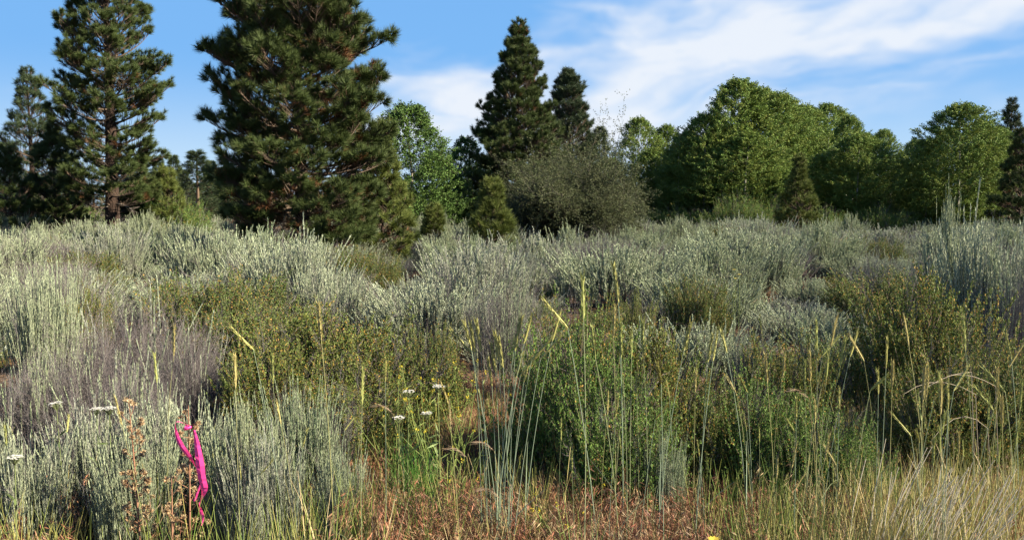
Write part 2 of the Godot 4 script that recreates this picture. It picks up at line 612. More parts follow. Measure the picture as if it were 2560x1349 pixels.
func crown(h: float, r: float, from: float, list: Array, n: int, trunk_r: float, bark: Color, peak := 0.42) -> Array:
	var leaf := Geo.new()
	var wood := Geo.new()
	var nz := FastNoiseLite.new()
	nz.seed = rng.randi() % 1000
	nz.frequency = 0.55
	nz.fractal_octaves = 2
	var pts: Array = []
	var radii: Array = []
	var bend := Vector3(rf(-0.3, 0.3), 0, rf(-0.3, 0.3))
	for i in 9:
		var t := i / 8.0
		pts.append(Vector3(0, h * 0.93 * t - 0.05, 0) + bend * sin(t * 4.0) * 0.5)
		radii.append(trunk_r * (1.0 - 0.93 * t))
	wood.tube(pts, radii, 7, bark)
	var grey := Color(0.16, 0.145, 0.12)
	for i in 26:
		var t := rf(0.14, 0.9)
		var k := int(t * 8.0)
		var p: Vector3 = pts[k].lerp(pts[k + 1], t * 8.0 - k)
		var a := rf(0, TAU)
		var reach := r * rf(0.45, 0.8) * (1.1 - t * 0.75)
		var e := p + Vector3(cos(a) * reach, reach * rf(0.5, 1.0), sin(a) * reach)
		wood.tube([p, p.lerp(e, 0.5) - Vector3(0, reach * 0.08, 0), e], [trunk_r * 0.34 * (1.1 - t), trunk_r * 0.2 * (1.1 - t), 0.006], 4, grey)
	for i in n:
		var t := rng.randf()
		t = from + (1.0 - from) * t
		var s := (t - from) / (1.0 - from)
		var prof := pow(sin(PI * pow(clampf(s, 0.0, 1.0), log(0.5) / log(peak))), 0.62)
		prof = maxf(prof, 0.08)
		var a := rf(0, TAU)
		var lump := 1.0 + 0.8 * nz.get_noise_3d(cos(a) * r, t * h, sin(a) * r)
		var q := (rf(0.66, 1.0) if rng.randf() < 0.72 else sqrt(rng.randf()) * 0.8)
		var rad := r * prof * lump * q
		var p := Vector3(cos(a) * rad, t * h - 0.15, sin(a) * rad)
		var dir := Vector3(cos(a), rf(0.2, 1.3), sin(a)) + rdir() * 0.4
		leaf.add(list[rng.randi() % list.size()], grow(p, dir, rf(0.85, 1.2)))
	return [leaf.mesh(M.leaf), wood.mesh(M.aspen_bark if bark.r > 0.3 else M.twig)]


func make_crowns() -> void:
	var pale := Color(0.36, 0.345, 0.29)
	T.aspen_kind = []
	for k in 4:
		T.aspen_kind.append(crown(8.0, 2.0 + 0.06 * k, 0.10, T.aspen, 3050, 0.085, pale, 0.46 + 0.03 * k))
	T.cotton_kind = []
	for k in 2:
		T.cotton_kind.append(crown(6.5, 1.8, 0.05, T.cotton, 2150, 0.08, Color(0.25, 0.22, 0.17), 0.38))


# u, top v, width in pixels, depth; the mesh was made for height h0 and radius r0
func broadleaf(kind: Array, called: String, label: String, u: float, v: float, w: float, z: float, h0: float, r0: float, group := "") -> Node3D:
	var p := spot(u, v, z)
	var o := thing(called, label, "tree", on_ground(p), rf(0, TAU), group)
	var sx := clampf(0.98 * w / F * z / (2.0 * r0), 0.45, 1.9)
	o.scale = Vector3(sx, p.y / h0, sx)
	part("crown", kind[0], o)
	part("trunk", kind[1], o)
	return o


func pine_at(called: String, label: String, u: float, v: float, z: float, shape: Array, kind: String, trunk_r: float, gap := 0.34, group := "", dry := 0.0, per := 6, bare_to := 0.0) -> Node3D:
	var p := spot(u, v, z)
	return pine(called, label, p, p.y, shape, kind, trunk_r, gap, group, dry, per, bare_to)


# a conifer far off: trunk and one crown
func make_far() -> void:
	T.far = []
	for k in 3:
		var leaf := Geo.new()
		var wood := Geo.new()
		var h := 10.0
		wood.tube([Vector3(0, -0.1, 0), Vector3(0, h, 0)], [0.16, 0.02], 6, Color(0.16, 0.11, 0.08))
		var list: Array = T.tuft_blue if k == 1 else T.tuft_yellow.slice(0, 1) + T.tuft_blue
		for i in 620:
			var t := rf(0.08, 1.0)
			var r := (1.75 - 0.15 * k) * pow(1.0 - t, 0.75) * sqrt(rf(0.15, 1.0)) * (1.0 + 0.3 * sin(t * 40.0 + k))
			var a := rf(0, TAU)
			leaf.add(list[rng.randi() % list.size()], grow(Vector3(cos(a) * r, t * h, sin(a) * r), Vector3(cos(a), 0.7, sin(a)) + rdir() * 0.3, rf(1.5, 2.3)))
		T.far.append([leaf.mesh(M.needle), wood.mesh(M.twig)])


func far_tree(k: int, u: float, v: float, z: float, wide: float, label: String, group: String) -> void:
	var p := spot(u, v, z)
	var o := thing("far_pine", label, "tree", on_ground(p), rf(0, TAU), group)
	o.scale = Vector3(wide, p.y / 10.0, wide)
	part("crown", T.far[k][0], o)
	part("trunk", T.far[k][1], o)


# ---------------------------------------------------------------- the setting

func build_ground() -> void:
	var st := SurfaceTool.new()
	st.begin(Mesh.PRIMITIVE_TRIANGLES)
	var xs: Array = []
	var c := -600.0
	while c <= 600.0:
		xs.append(c)
		c += 1.0 if absf(c + 0.5) < 40.0 else 20.0
	var zs: Array = []
	c = -900.0
	while c <= 60.0:
		zs.append(c)
		c += 1.0 if c > -60.5 and c < 12.0 else 16.0
	for i in xs.size() - 1:
		for j in zs.size() - 1:
			var q := [Vector2(xs[i], zs[j]), Vector2(xs[i + 1], zs[j]), Vector2(xs[i + 1], zs[j + 1]), Vector2(xs[i], zs[j + 1])]
			for k in [0, 1, 2, 0, 2, 3]:
				st.set_smooth_group(0)
				st.add_vertex(Vector3(q[k].x, ground_y(q[k].x, q[k].y), q[k].y))
	st.index()
	st.generate_normals()
	st.set_material(M.soil)
	var o := MeshInstance3D.new()
	o.name = "ground"
	o.mesh = st.commit()
	add_child(o)
	tag(o, "dry brown soil under the sagebrush and grass", "ground", "", "structure")


func materials() -> void:
	M.leaf = leaf_mat("leaf", 0.65, 0.36, 0.26, 0.84)
	M.sage = leaf_mat("sage leaf", 0.8, 0.15, 0.3, 0.78)
	M.needle = leaf_mat("needle", 0.6, 0.14, 0.3, 0.58)
	M.twig = leaf_mat("twig", 0.9, 0.0, 0.3, 0.72)
	M.grass = leaf_mat("grass", 0.6, 0.30, 0.35, 0.70)
	M.petal = leaf_mat("petal", 0.7, 0.35, 0.3, 0.62)
	M.tape = leaf_mat("plastic tape", 0.32, 0.6, 0.5, 1.0)
	M.bark = leaf_mat("pine bark", 0.95, 0.0, 0.3)
	M.bark.uv1_triplanar = true
	M.bark.uv1_scale = Vector3(2.2, 0.8, 2.2)
	M.bark.albedo_texture = noise_tex(0.03, [Color(0.10, 0.08, 0.07), Color(0.19, 0.15, 0.13), Color(0.30, 0.235, 0.20)], 256, 3)
	M.bark.heightmap_enabled = true
	M.bark.heightmap_texture = noise_tex(0.035, [Color.BLACK, Color.WHITE], 256, 4)
	M.bark.heightmap_scale = 3.0
	M.aspen_bark = leaf_mat("aspen bark", 0.75, 0.0, 0.35, 0.8)
	M.soil = StandardMaterial3D.new()
	M.soil.resource_name = "soil"
	M.soil.albedo_texture = noise_tex(0.02, [Color(0.20, 0.155, 0.12), Color(0.31, 0.245, 0.185), Color(0.42, 0.34, 0.26)], 1024, 6, 6)
	M.soil.uv1_triplanar = true
	M.soil.uv1_world_triplanar = true
	M.soil.uv1_scale = Vector3(0.4, 0.4, 0.4)
	M.soil.roughness = 1.0
	M.soil.metallic_specular = 0.2
	M.soil.heightmap_enabled = true
	M.soil.heightmap_texture = noise_tex(0.05, [Color.BLACK, Color.WHITE], 512, 8)
	M.soil.heightmap_scale = 4.0


func build_trees() -> void:
	# the two tall pines
	pine_at("ponderosa_pine", "tall dense pine with brown dead needles in its lower boughs above the sagebrush", 738, -560, 20.0,
		[[0.045, 1.45], [0.10, 1.85], [0.2, 2.15], [0.5, 2.3], [0.62, 2.1], [1.0, 0.2]], "green", 0.20, 0.25, "", 0.34, 8, 0.16)
	pine_at("ponderosa_pine", "tall open pine with a reddish trunk showing through gaps between its branches", 246, -260, 29.0,
		[[0.13, 1.7], [0.18, 2.0], [0.26, 1.9], [0.42, 2.35], [0.6, 1.7], [0.8, 1.1], [1.0, 0.15]], "green", 0.27, 0.42, "", 0.05, 7, 0.16)
	pine_at("ponderosa_pine", "young pine with yellowish lower boughs tucked against the dense tall pine", 955, 320, 21.5,
		[[0.05, 0.75], [0.25, 0.8], [0.6, 0.5], [1.0, 0.1]], "yellow", 0.06, 0.26, "", 0.3, 6)
	# the pair behind the twiggy thicket
	pine_at("ponderosa_pine", "pointed pine with a single leading shoot rising behind the twiggy thicket", 1300, 62, 36.0,
		[[0.05, 2.4], [0.30, 2.45], [0.45, 2.1], [0.62, 1.5], [0.8, 1.0], [1.0, 0.12]], "green", 0.14, 0.27, "", 0.0, 8)
	pine_at("ponderosa_pine", "smaller bluish pine beside the pointed pine, behind the twiggy thicket", 1420, 178, 43.0,
		[[0.05, 2.0], [0.4, 1.9], [0.6, 1.5], [0.8, 1.1], [1.0, 0.2]], "blue", 0.14, 0.26, "", 0.0, 8)
	# beside the open pine
	pine_at("ponderosa_pine", "bluish open pine half hidden behind the tall open pine", 65, 188, 38.0,
		[[0.06, 2.0], [0.35, 1.8], [0.6, 1.2], [0.85, 0.6], [1.0, 0.1]], "blue", 0.17, 0.42)
	pine_at("ponderosa_pine", "bushy young pine growing against the foot of the tall open pine", 130, 325, 31.0,
		[[0.08, 1.3], [0.35, 1.25], [0.7, 0.7], [1.0, 0.15]], "green", 0.09, 0.32)
	pine_at("ponderosa_pine", "low dark young pine at the edge of the bluish open pine", 20, 395, 29.0,
		[[0.08, 1.3], [0.4, 1.1], [0.75, 0.6], [1.0, 0.15]], "green", 0.08, 0.34)
	pine_at("ponderosa_pine", "short yellow-green young pine between the tall open pine and the far pines", 415, 430, 30.0,
		[[0.08, 0.85], [0.4, 0.7], [0.75, 0.4], [1.0, 0.1]], "yellow", 0.05, 0.28)
	pine_at("ponderosa_pine", "low spreading young pine under the branches of the tall open pine", 350, 455, 31.5,
		[[0.08, 1.2], [0.4, 1.0], [0.75, 0.5], [1.0, 0.1]], "green", 0.06, 0.3)
	pine_at("ponderosa_pine", "small bright green pine sapling standing in front of the twiggy thicket", 1230, 462, 22.0,
		[[0.08, 0.62], [0.4, 0.5], [0.75, 0.28], [1.0, 0.06]], "yellow", 0.04, 0.22)
	pine_at("ponderosa_pine", "slender pale young pine standing in front of the aspens", 2000, 392, 36.0,
		[[0.08, 0.85], [0.4, 0.75], [0.75, 0.35], [1.0, 0.06]], "yellow", 0.06, 0.27)
	pine_at("ponderosa_pine", "very small pine sapling at the foot of the cottonwood", 1085, 540, 25.0,
		[[0.1, 0.3], [0.5, 0.22], [1.0, 0.05]], "yellow", 0.02, 0.18)
	pine_at("ponderosa_pine", "dark blue-green pine beyond the broad aspen", 2532, 262, 48.0,
		[[0.06, 1.7], [0.4, 1.5], [0.7, 0.9], [1.0, 0.12]], "blue", 0.17, 0.42)
	pine_at("ponderosa_pine", "dark pine standing against the side of the broad aspen", 2560, 330, 36.0,
		[[0.06, 1.2], [0.4, 1.1], [0.7, 0.7], [1.0, 0.12]], "green", 0.12, 0.36)
	# cottonwoods
	broadleaf(T.cotton_kind[0], "cottonwood_tree", "bright green leafy cottonwood beside the tall dense pine", 1020, 270, 235, 34.0, 6.5, 1.8)
	broadleaf(T.cotton_kind[1], "cottonwood_tree", "low leafy cottonwood leaning out from the taller cottonwood", 1090, 385, 150, 35.0, 6.5, 1.8)
	broadleaf(T.cotton_kind[1], "cottonwood_tree", "narrow dark green cottonwood between the taller cottonwood and the pointed pine", 1165, 345, 130, 38.0, 6.5, 1.8)
	broadleaf(T.cotton_kind[0], "cottonwood_tree", "small green leafy bush-like tree under the short young pine", 355, 490, 90, 31.0, 6.5, 1.8)
	# the aspen grove
	var grove := [
		[0, 1848, 200, 235, 44.0, "tallest aspen of the grove with a broad domed crown"], [1, 1945, 232, 200, 45.0, "tall aspen leaning against the tallest domed aspen"],
		[2, 1765, 290, 170, 43.5, "mid-height aspen on the thicket side of the tallest aspen"], [0, 1712, 390, 130, 44.5, "low dark aspen at the shady edge of the grove"],
		[0, 1995, 300, 180, 46.5, "aspen filling the grove behind the slender young pine"], [1, 1870, 330, 220, 41.5, "lower aspen in front of the tallest aspen with white trunks below"]]
	for a in grove:
		broadleaf(T.aspen_kind[a[0]], "aspen_tree", a[5], a[1], a[2], a[3], a[4], 8.0, 2.1, "aspen grove")
	broadleaf(T.aspen_kind[3], "aspen_tree", "rounded aspen standing apart between the grove and the gap", 2150, 328, 200, 41.0, 8.0, 2.1, "aspen grove")
	broadleaf(T.aspen_kind[1], "aspen_tree", "small aspen at the gap in the tree line", 2228, 395, 110, 43.0, 8.0, 2.1, "aspen grove")
	broadleaf(T.aspen_kind[1], "aspen_tree", "broad aspen behind the very tall sagebrush", 2405, 258, 215, 39.0, 8.0, 2.1, "aspen grove")
	broadleaf(T.aspen_kind[2], "aspen_tree", "dark low aspen on the shady flank of the broad aspen", 2320, 345, 130, 40.0, 8.0, 2.1, "aspen grove")
	broadleaf(T.aspen_kind[3], "aspen_tree", "lower aspen in the sun beside the broad aspen and dark pine", 2475, 330, 130, 40.5, 8.0, 2.1, "aspen grove")
	broadleaf(T.aspen_kind[2], "aspen_tree", "taller aspen behind the rounded aspen", 2070, 258, 170, 54.0, 8.0, 2.1, "aspen grove")
	broadleaf(T.aspen_kind[2], "aspen_tree", "distant aspen beside the gap in the tree line", 2290, 350, 90, 60.0, 8.0, 2.1, "aspen grove")
	broadleaf(T.aspen_kind[3], "aspen_tree", "sunlit aspen behind the outstretched twigs of the thicket", 1598, 298, 125, 52.0, 8.0, 2.1, "aspen grove")
	broadleaf(T.aspen_kind[1], "aspen_tree", "sunlit aspen between the thicket and the low dark aspen", 1668, 312, 110, 53.0, 8.0, 2.1, "aspen grove")
	broadleaf(T.aspen_kind[0], "aspen_tree", "dark aspen directly behind the middle of the twiggy thicket", 1525, 400, 120, 47.0, 8.0, 2.1, "aspen grove")
	broadleaf(T.aspen_kind[1], "aspen_tree", "aspen at the back of the grove beside the tallest one", 1905, 222, 180, 48.0, 8.0, 2.1, "aspen grove")
	broadleaf(T.aspen_kind[1], "aspen_tree", "aspen at the back of the grove above the slender young pine", 2010, 262, 170, 50.0, 8.0, 2.1, "aspen grove")
	broadleaf(T.aspen_kind[3], "aspen_tree", "low aspen closing the space beside the small aspen", 2255, 412, 130, 48.0, 8.0, 2.1, "aspen grove")
	broadleaf(T.aspen_kind[2], "aspen_tree", "low aspen behind the reach of the thicket's outer twigs", 1640, 372, 150, 48.5, 8.0, 2.1, "aspen grove")
	broadleaf(T.aspen_kind[1], "aspen_tree", "aspen in front of the grove beside the rounded aspen", 2085, 372, 150, 42.0, 8.0, 2.1, "aspen grove")
	for i in 16:
		var u := rf(1690, 2060) if i < 10 else rf(2070, 2240) if i < 13 else rf(2310, 2500)
		broadleaf(T.aspen_kind[i % 4], "aspen_tree", "slim upright aspen crowded among the larger aspens", u, rf(285, 380), rf(95, 130), rf(43, 50), 8.0, 2.1, "upright aspens of the grove")
	# slim pole trunks in the shade of the grove
	var pole := Geo.new()
	pole.tube([Vector3(0, -0.05, 0), Vector3(0.05, 1.6, 0.02), Vector3(-0.02, 3.2, 0), Vector3(0.04, 5.0, 0.03)], [0.034, 0.031, 0.026, 0.012], 6, Color(0.52, 0.50, 0.43))
	var twigs := Geo.new()
	for i in 26:
		var y := rf(2.4, 5.1)
		twigs.add(T.aspen[i % 8], grow(Vector3(0.02, y, 0.01), Vector3(rf(-1, 1), 0.8, rf(-1, 1)), 1.1))
	var pm := pole.mesh(M.aspen_bark)
	var tm := twigs.mesh(M.leaf)
	for i in 26:
		var u := rf(1650, 1960) if i < 18 else rf(2060, 2230)
		var p := spot(u, 500, rf(43.5, 48.0))
		var o := thing("aspen_sapling", "slim white-trunked aspen pole standing in the shade of the grove", "tree", on_ground(p), rf(0, TAU), "white aspen poles")
		o.scale = Vector3.ONE * rf(0.8, 1.1)
		part("trunk", pm, o)
		part("crown", tm, o)
	# far pines
	for a in [[0, 432, 392, 70.0, 0.8], [1, 490, 380, 62.0, 1.15], [2, 455, 420, 78.0, 1.0], [0, 525, 400, 75.0, 0.9], [1, 395, 390, 80.0, 0.9], [2, 560, 420, 66.0, 1.1], [0, 350, 410, 74.0, 1.1], [1, 1180, 410, 60.0, 1.2], [2, 1500, 330, 66.0, 1.0], [0, 1240, 380, 64.0, 1.2]]:
		far_tree(a[0], a[1], a[2], a[3], a[4], "distant dark pine seen between the nearer trees", "far pines")
	var low: Array = T.bush.bitter_green
	for i in 44:
		var u := rf(900, 1200) if i < 8 else rf(1500, 2540) if i < 36 else rf(-60, 620)
		var p := spot(u, 520, rf(38.0, 47.0) if i < 36 else rf(30.0, 34.0))
		put_shrub(low[0], "undergrowth_bush", ["low", "tall", "broad", "ragged"][i % 4] + " dark green leafy bush filling the foot of the " + ("cottonwoods" if i < 8 else "aspen grove" if i < 36 else "tall open pine"), "shrub", p, 3.6 if i % 4 == 2 else rf(2.2, 3.0), [1.3, 2.5, 1.7, 2.0][i % 4], "undergrowth bushes")
	for i in 70:
		var u := -250.0 + 3060.0 * (i + rf(-0.3, 0.3)) / 69.0
		far_tree(i % 3, u, rf(425, 470) if u < 700 else rf(430, 490), rf(78, 110), rf(1.2, 1.8), "pine in the far dark line of trees closing the flat", "far tree line")
	thicket()
	fence()


# a broad twiggy thicket of many bare stems with sparse olive leaves
func thicket() -> void:
	var base := spot(1418, 345, 25.0)
	var o := thing("twiggy_thicket", "broad grey-brown twiggy shrub with sparse olive leaves in front of the pines", "shrub", on_ground(base))
	taken.append(Vector3(base.x, base.z, 1.6))
	var kinds: Array = []
	for i in 8:
		var wood := Geo.new()
		var leaf := Geo.new()
		limb(wood, leaf, Vector3(0, -0.03, 0), Vector3(rf(-0.1, 0.1), 1, rf(-0.1, 0.1)).normalized(), rf(2.1, 2.7), 0.026, 3)
		kinds.append([wood.mesh(M.twig), leaf.mesh(M.leaf)])
	for i in 96:
		var a := rf(0, TAU)
		var open := sqrt(rng.randf()) * 0.98
		var dir := Vector3(cos(a) * open * 0.80, 1.0 - open * 0.36, sin(a) * open * 0.7)
		var k: Array = kinds[i % 8]
		var st := part("stem", k[0], o, grow(Vector3(cos(a) * 0.3 * open, 0, sin(a) * 0.25 * open), dir, rf(1.08, 1.26) if i % 9 == 0 else rf(0.74, 1.0)))
		part("foliage", k[1], st)


func limb(wood: Geo, leaf: Geo, p: Vector3, dir: Vector3, l: float, r: float, deep: int) -> void:
	var n := 5
	var q := p
	var d := dir
	var bark := jit(Color(0.135, 0.122, 0.108), 0.25)
	for i in n:
		var e := q + d * l / n
		var r0 := r * (1.0 - 0.14 * i)
		wood.tube([q, e], [r0, r0 * 0.86], 4 if deep == 3 else 3, bark)
		if deep > 0 and (i > 0 or deep < 3):
			for k in (2 if deep == 3 else 2 if deep == 2 else 1):
				var b := (d + rdir() * 0.85 + Vector3.UP * 0.08).normalized()
				limb(wood, leaf, q.lerp(e, rng.randf()), b, l * rf(0.32, 0.55), r0 * 0.5, deep - 1)
		if deep <= 1:
			for k in 2:
				var ld := (d + rdir() * 0.9).normalized()
				leaf.leaf(e + rdir() * 0.02, ld, side_of(ld), rf(0.028, 0.05), rf(0.014, 0.024), jit([Color(0.080, 0.098, 0.044), Color(0.065, 0.082, 0.036), Color(0.098, 0.105, 0.052)][rng.randi() % 3], 0.2), 0.5)
		q = e
		d = (d + rdir() * 0.22).normalized()


func fence() -> void:
	var a := spot(985, 552, 37.0)
	var o := thing("rail_fence", "short run of white rail fence glimpsed low between the cottonwoods", "fence", on_ground(a))
	var white := StandardMaterial3D.new()
	white.albedo_color = Color(0.78, 0.79, 0.80)
	white.roughness = 0.6
	var top := a.y - o.position.y
	for k in 3:
		var b := BoxMesh.new()
		b.size = Vector3(0.09, top + 0.06, 0.09)
		b.material = white
		part("post", b, o, Transform3D(Basis.IDENTITY, Vector3(0.1 + k * 2.1, top * 0.5 - 0.03, 0)))
	for y in [top * 0.5, top - 0.06]:
		var b := BoxMesh.new()
		b.size = Vector3(4.4, 0.06, 0.03)
		b.material = white
		part("rail", b, o, Transform3D(Basis.IDENTITY, Vector3(2.2, y, 0.062)))


# ---------------------------------------------------------------- the sagebrush flat

func size_word(w: float, h: float) -> String:
	return ("tall" if h > 1.08 else "low" if h < 0.75 else "middling") + (" broad" if w > 1.95 else " narrow" if w < 1.6 else "")


# where on the flat a plant stands, told by the trees behind it and the shrubs before it
func zone(p: Vector3) -> String:
	var u := 1280.0 + F * p.x / -p.z
	var far := -p.z > 10.5
	for a in [[420, "out towards the tall open pine", "behind the bare purple sagebrush"], [620, "between the two tall pines", "around the ochre bitterbrush"], [920, "in front of the tall dense pine", "behind the wide bitterbrush"], [1190, "in front of the cottonwoods", "behind the mustard and yarrow"], [1620, "in front of the twiggy thicket", "behind the fresh green bitterbrush"], [2060, "out towards the aspen grove", "near the golden flowers"]]:
		if u < a[0]:
			return a[1] if far else a[2]
	return "in front of the rounded aspen" if far else "beside the tawny bitterbrush"


func rye_zone(u: float) -> String:
	return "above the silver sagebrush and pink tape" if u < 620 else "by the spiky sagebrush and wide bitterbrush" if u < 940 else "by the yarrow and mustard" if u < 1330 else "before the fresh green bitterbrush" if u < 1700 else "before the dark hollow" if u < 2120 else "around the bleached straw" if u < 2400 else "before the tawny bitterbrush"


func build_shrubs() -> void:
	var B: Dictionary = T.bush
	var S: Array = T.sage_kind
	var D: Array = T.sage_bare
	# bitterbrush, one by one
	shrub_at(B.bitter_ochre[0], "bitterbrush", "ochre and green bitterbrush spreading below the tall dense pine", "shrub", 560, 612, 330, 8.0)
	shrub_at(B.bitter_ochre[0], "bitterbrush", "ochre-tipped bitterbrush on the open-pine side of the spreading one", "shrub", 455, 655, 190, 7.6)
	shrub_at(B.bitter_ochre[0], "bitterbrush", "olive bitterbrush bulging towards the bare purple sagebrush", "shrub", 655, 685, 260, 6.7)
	shrub_at(B.bitter[0], "bitterbrush", "wide dark green and ochre bitterbrush behind the white yarrow", "shrub", 800, 712, 400, 5.5)
	shrub_at(B.bitter[1], "bitterbrush", "darker bitterbrush joined to the wide one behind the yellow mustard", "shrub", 970, 765, 320, 5.3)
	shrub_at(B.bitter_ochre[0], "bitterbrush", "upright ochre bitterbrush shoots behind the mustard", "shrub", 1085, 738, 120, 5.4)
	shrub_at(B.bitter[0], "bitterbrush", "bitterbrush beside the small dead silver-grey sagebrush", "shrub", 690, 805, 260, 5.0)
	shrub_at(B.bitter[1], "bitterbrush", "low bitterbrush in front of the wide one", "shrub", 880, 850, 290, 4.8)
	shrub_at(B.bitter_green[0], "bitterbrush", "fresh green bitterbrush just behind the tall rye clump", "shrub", 1440, 705, 330, 4.4)
	shrub_at(B.bitter[1], "bitterbrush", "green bitterbrush with ochre tips rising behind the fresh green one", "shrub", 1450, 655, 200, 5.8)
	shrub_at(B.bitter[0], "bitterbrush", "green bitterbrush flecked with ochre beside the fresh green one", "shrub", 1625, 740, 290, 4.5)
	shrub_at(B.bitter_green[0], "bitterbrush", "lower green bitterbrush in front of the fresh green and flecked ones", "shrub", 1545, 860, 300, 4.0)
	shrub_at(B.bitter[1], "bitterbrush", "narrow bitterbrush behind the slim sagebrush", "shrub", 1735, 880, 200, 4.3)
	shrub_at(B.bitter_green[0], "bitterbrush", "low green bitterbrush behind the scattered rye stalks", "shrub", 1880, 880, 280, 4.3)
	shrub_at(B.bitter[1], "bitterbrush", "bitterbrush with an ochre crown above the dark hollow", "shrub", 1990, 742, 230, 5.3)
	shrub_at(B.bitter_green[0], "bitterbrush", "low dark green bitterbrush among the bottom rye stalks", "shrub", 2050, 945, 260, 4.0)
	shrub_at(B.bitter[0], "bitterbrush", "large bitterbrush with upright wands beside the tall sagebrush", "shrub", 2320, 610, 330, 5.5)
	shrub_at(B.bitter[1], "bitterbrush", "large tawny bitterbrush under the arching dead stems", "shrub", 2450, 690, 320, 4.9)
	shrub_at(B.bitter[0], "bitterbrush", "low bitterbrush in front of the large tawny one", "shrub", 2390, 860, 300, 4.4)
	shrub_at(B.bitter_ochre[0], "bitterbrush", "bitterbrush crowding the foot of the dense tall sagebrush", "shrub", 2545, 800, 240, 4.5)
	shrub_at(B.bitter_green[0], "bitterbrush", "small green bitterbrush in the dry grass behind the pale straw", "shrub", 2150, 1070, 190, 3.8)
	shrub_at(B.bitter_ochre[0], "bitterbrush", "dark ochre bitterbrush among silver sage below the slender young pine", "shrub", 1745, 640, 150, 8.6)
	shrub_at(B.bitter_ochre[0], "bitterbrush", "brownish bitterbrush at the foot of the dense tall pine", "shrub", 850, 575, 160, 14.0)
	shrub_at(B.bitter_ochre[0], "bitterbrush", "small brownish bitterbrush on the cottonwood side of the dense pine", "shrub", 950, 585, 110, 14.5)
	shrub_at(B.bitter_ochre[0], "bitterbrush", "olive bitterbrush far back below the rounded aspen", "shrub", 2190, 585, 130, 17.0)
	shrub_at(B.bitter[0], "bitterbrush", "small ochre bitterbrush among the pale sage by the purple shrubs", "shrub", 215, 680, 120, 7.4)
	shrub_at(T.rabbit, "rabbitbrush", "rounded olive-green rabbitbrush ball amid silver sage", "shrub", 1590, 695, 120, 8.0)
	# sagebrush told apart one by one
	shrub_at(D[0], "sagebrush", "purple-grey leafless sagebrush, the largest of the bare ones, full of fine twigs", "shrub", 340, 715, 400, 5.4)
	shrub_at(D[1], "sagebrush", "low purple-grey sagebrush of tangled bare twigs beside the largest bare one", "shrub", 80, 845, 300, 4.8)
	shrub_at(D[0], "sagebrush", "purple-grey leafless sagebrush between the tangled bare one and the largest bare one", "shrub", 210, 790, 250, 5.0)
	shrub_at(D[0], "sagebrush", "purple-grey leafless sagebrush against the ochre bitterbrush", "shrub", 470, 790, 230, 5.1)
	shrub_at(D[1], "sagebrush", "bare sagebrush with a few leafy shoots above the ragged foreground sage", "shrub", 300, 870, 280, 4.5)
	shrub_at(D[2], "sagebrush", "purple-grey sagebrush half in leaf behind the pale upright one", "shrub", 150, 625, 200, 8.4)
	shrub_at(S[0], "sagebrush", "pale silver sagebrush with tall upright wands beside the bare purple one", "shrub", 95, 640, 200, 6.4)
	shrub_at(S[1], "sagebrush", "silver-green sagebrush around the stem tied with pink tape", "shrub", 440, 965, 330, 3.95)
	shrub_at(S[2], "sagebrush", "silver-green sagebrush with a spiky top beside the pink tape", "shrub", 735, 945, 250, 4.1)
	shrub_at(S[3], "sagebrush", "low green-grey sagebrush behind the dry seeded weed", "shrub", 210, 1000, 260, 3.8)
	shrub_at(S[4], "sagebrush", "small sagebrush at the frayed edge of the red-brown grass", "shrub", 600, 1010, 240, 3.7)
	shrub_at(S[1], "sagebrush", "low sagebrush at the foot of the bare tangled one beside the single yarrow", "shrub", 60, 1040, 260, 3.5)
	shrub_at(S[0], "sagebrush", "low sagebrush hiding the foot of the dry seeded weed", "shrub", 340, 1050, 240, 3.55)
	shrub_at(S[3], "sagebrush", "low sagebrush between the pink tape and the spiky sagebrush", "shrub", 660, 1070, 230, 3.5)
	shrub_at(S[5], "sagebrush", "low ragged sagebrush on the yarrow side of the spiky sagebrush", "shrub", 850, 1110, 170, 3.6)
	shrub_at(S[5], "sagebrush", "small soft sagebrush in the shade of the fresh green bitterbrush", "shrub", 1510, 985, 170, 4.0)
	shrub_at(S[2], "sagebrush", "slim sagebrush standing in red-brown grass beside the leaning rye", "shrub", 1665, 1060, 120, 3.8)
	shrub_at(D[1], "sagebrush", "small dead silver-grey sagebrush between yarrow and spiky sagebrush", "shrub", 850, 960, 120, 4.5)
	shrub_at(S[1], "sagebrush", "very tall sagebrush towering over the tawny bitterbrush", "shrub", 2480, 505, 340, 7.2)
	shrub_at(S[2], "sagebrush", "dense sagebrush next to the very tall one", "shrub", 2640, 600, 300, 6.6)
	shrub_at(S[4], "sagebrush", "tall leggy sagebrush with wispy tips before the dark aspen", "shrub", 2375, 500, 150, 7.8)
	shrub_at(D[0], "sagebrush", "dark purple bare sagebrush beneath the very tall one", "shrub", 2550, 610, 190, 6.2)
	shrub_at(D[2], "sagebrush", "small grey dead sagebrush in the dark hollow", "shrub", 1880, 810, 110, 5.6)
	shrub_at(D[1], "sagebrush", "twiggy sagebrush mound between the thicket and silver sage", "shrub", 1500, 545, 210, 15.0)
	shrub_at(D[2], "sagebrush", "brown twiggy sagebrush below the rounded aspen", "shrub", 2210, 620, 130, 11.0)
	shrub_at(D[2], "sagebrush", "grey half-bare sagebrush behind the tall rye clump", "shrub", 1250, 690, 190, 6.8)
	shrub_at(S[1], "sagebrush", "sagebrush mound leaning into the wide bitterbrush", "shrub", 820, 640, 230, 8.6)
	shrub_at(S[3], "sagebrush", "broad silver sagebrush in front of the small pine sapling", "shrub", 1190, 585, 300, 9.5)
	# bare red-brown grass stays open behind the rye clump
	taken.append(Vector3(spot(1230, 900, 5.0).x, -5.2, 0.55))
	# the rest of the flat
	var near: Array = []
	var z := 5.6
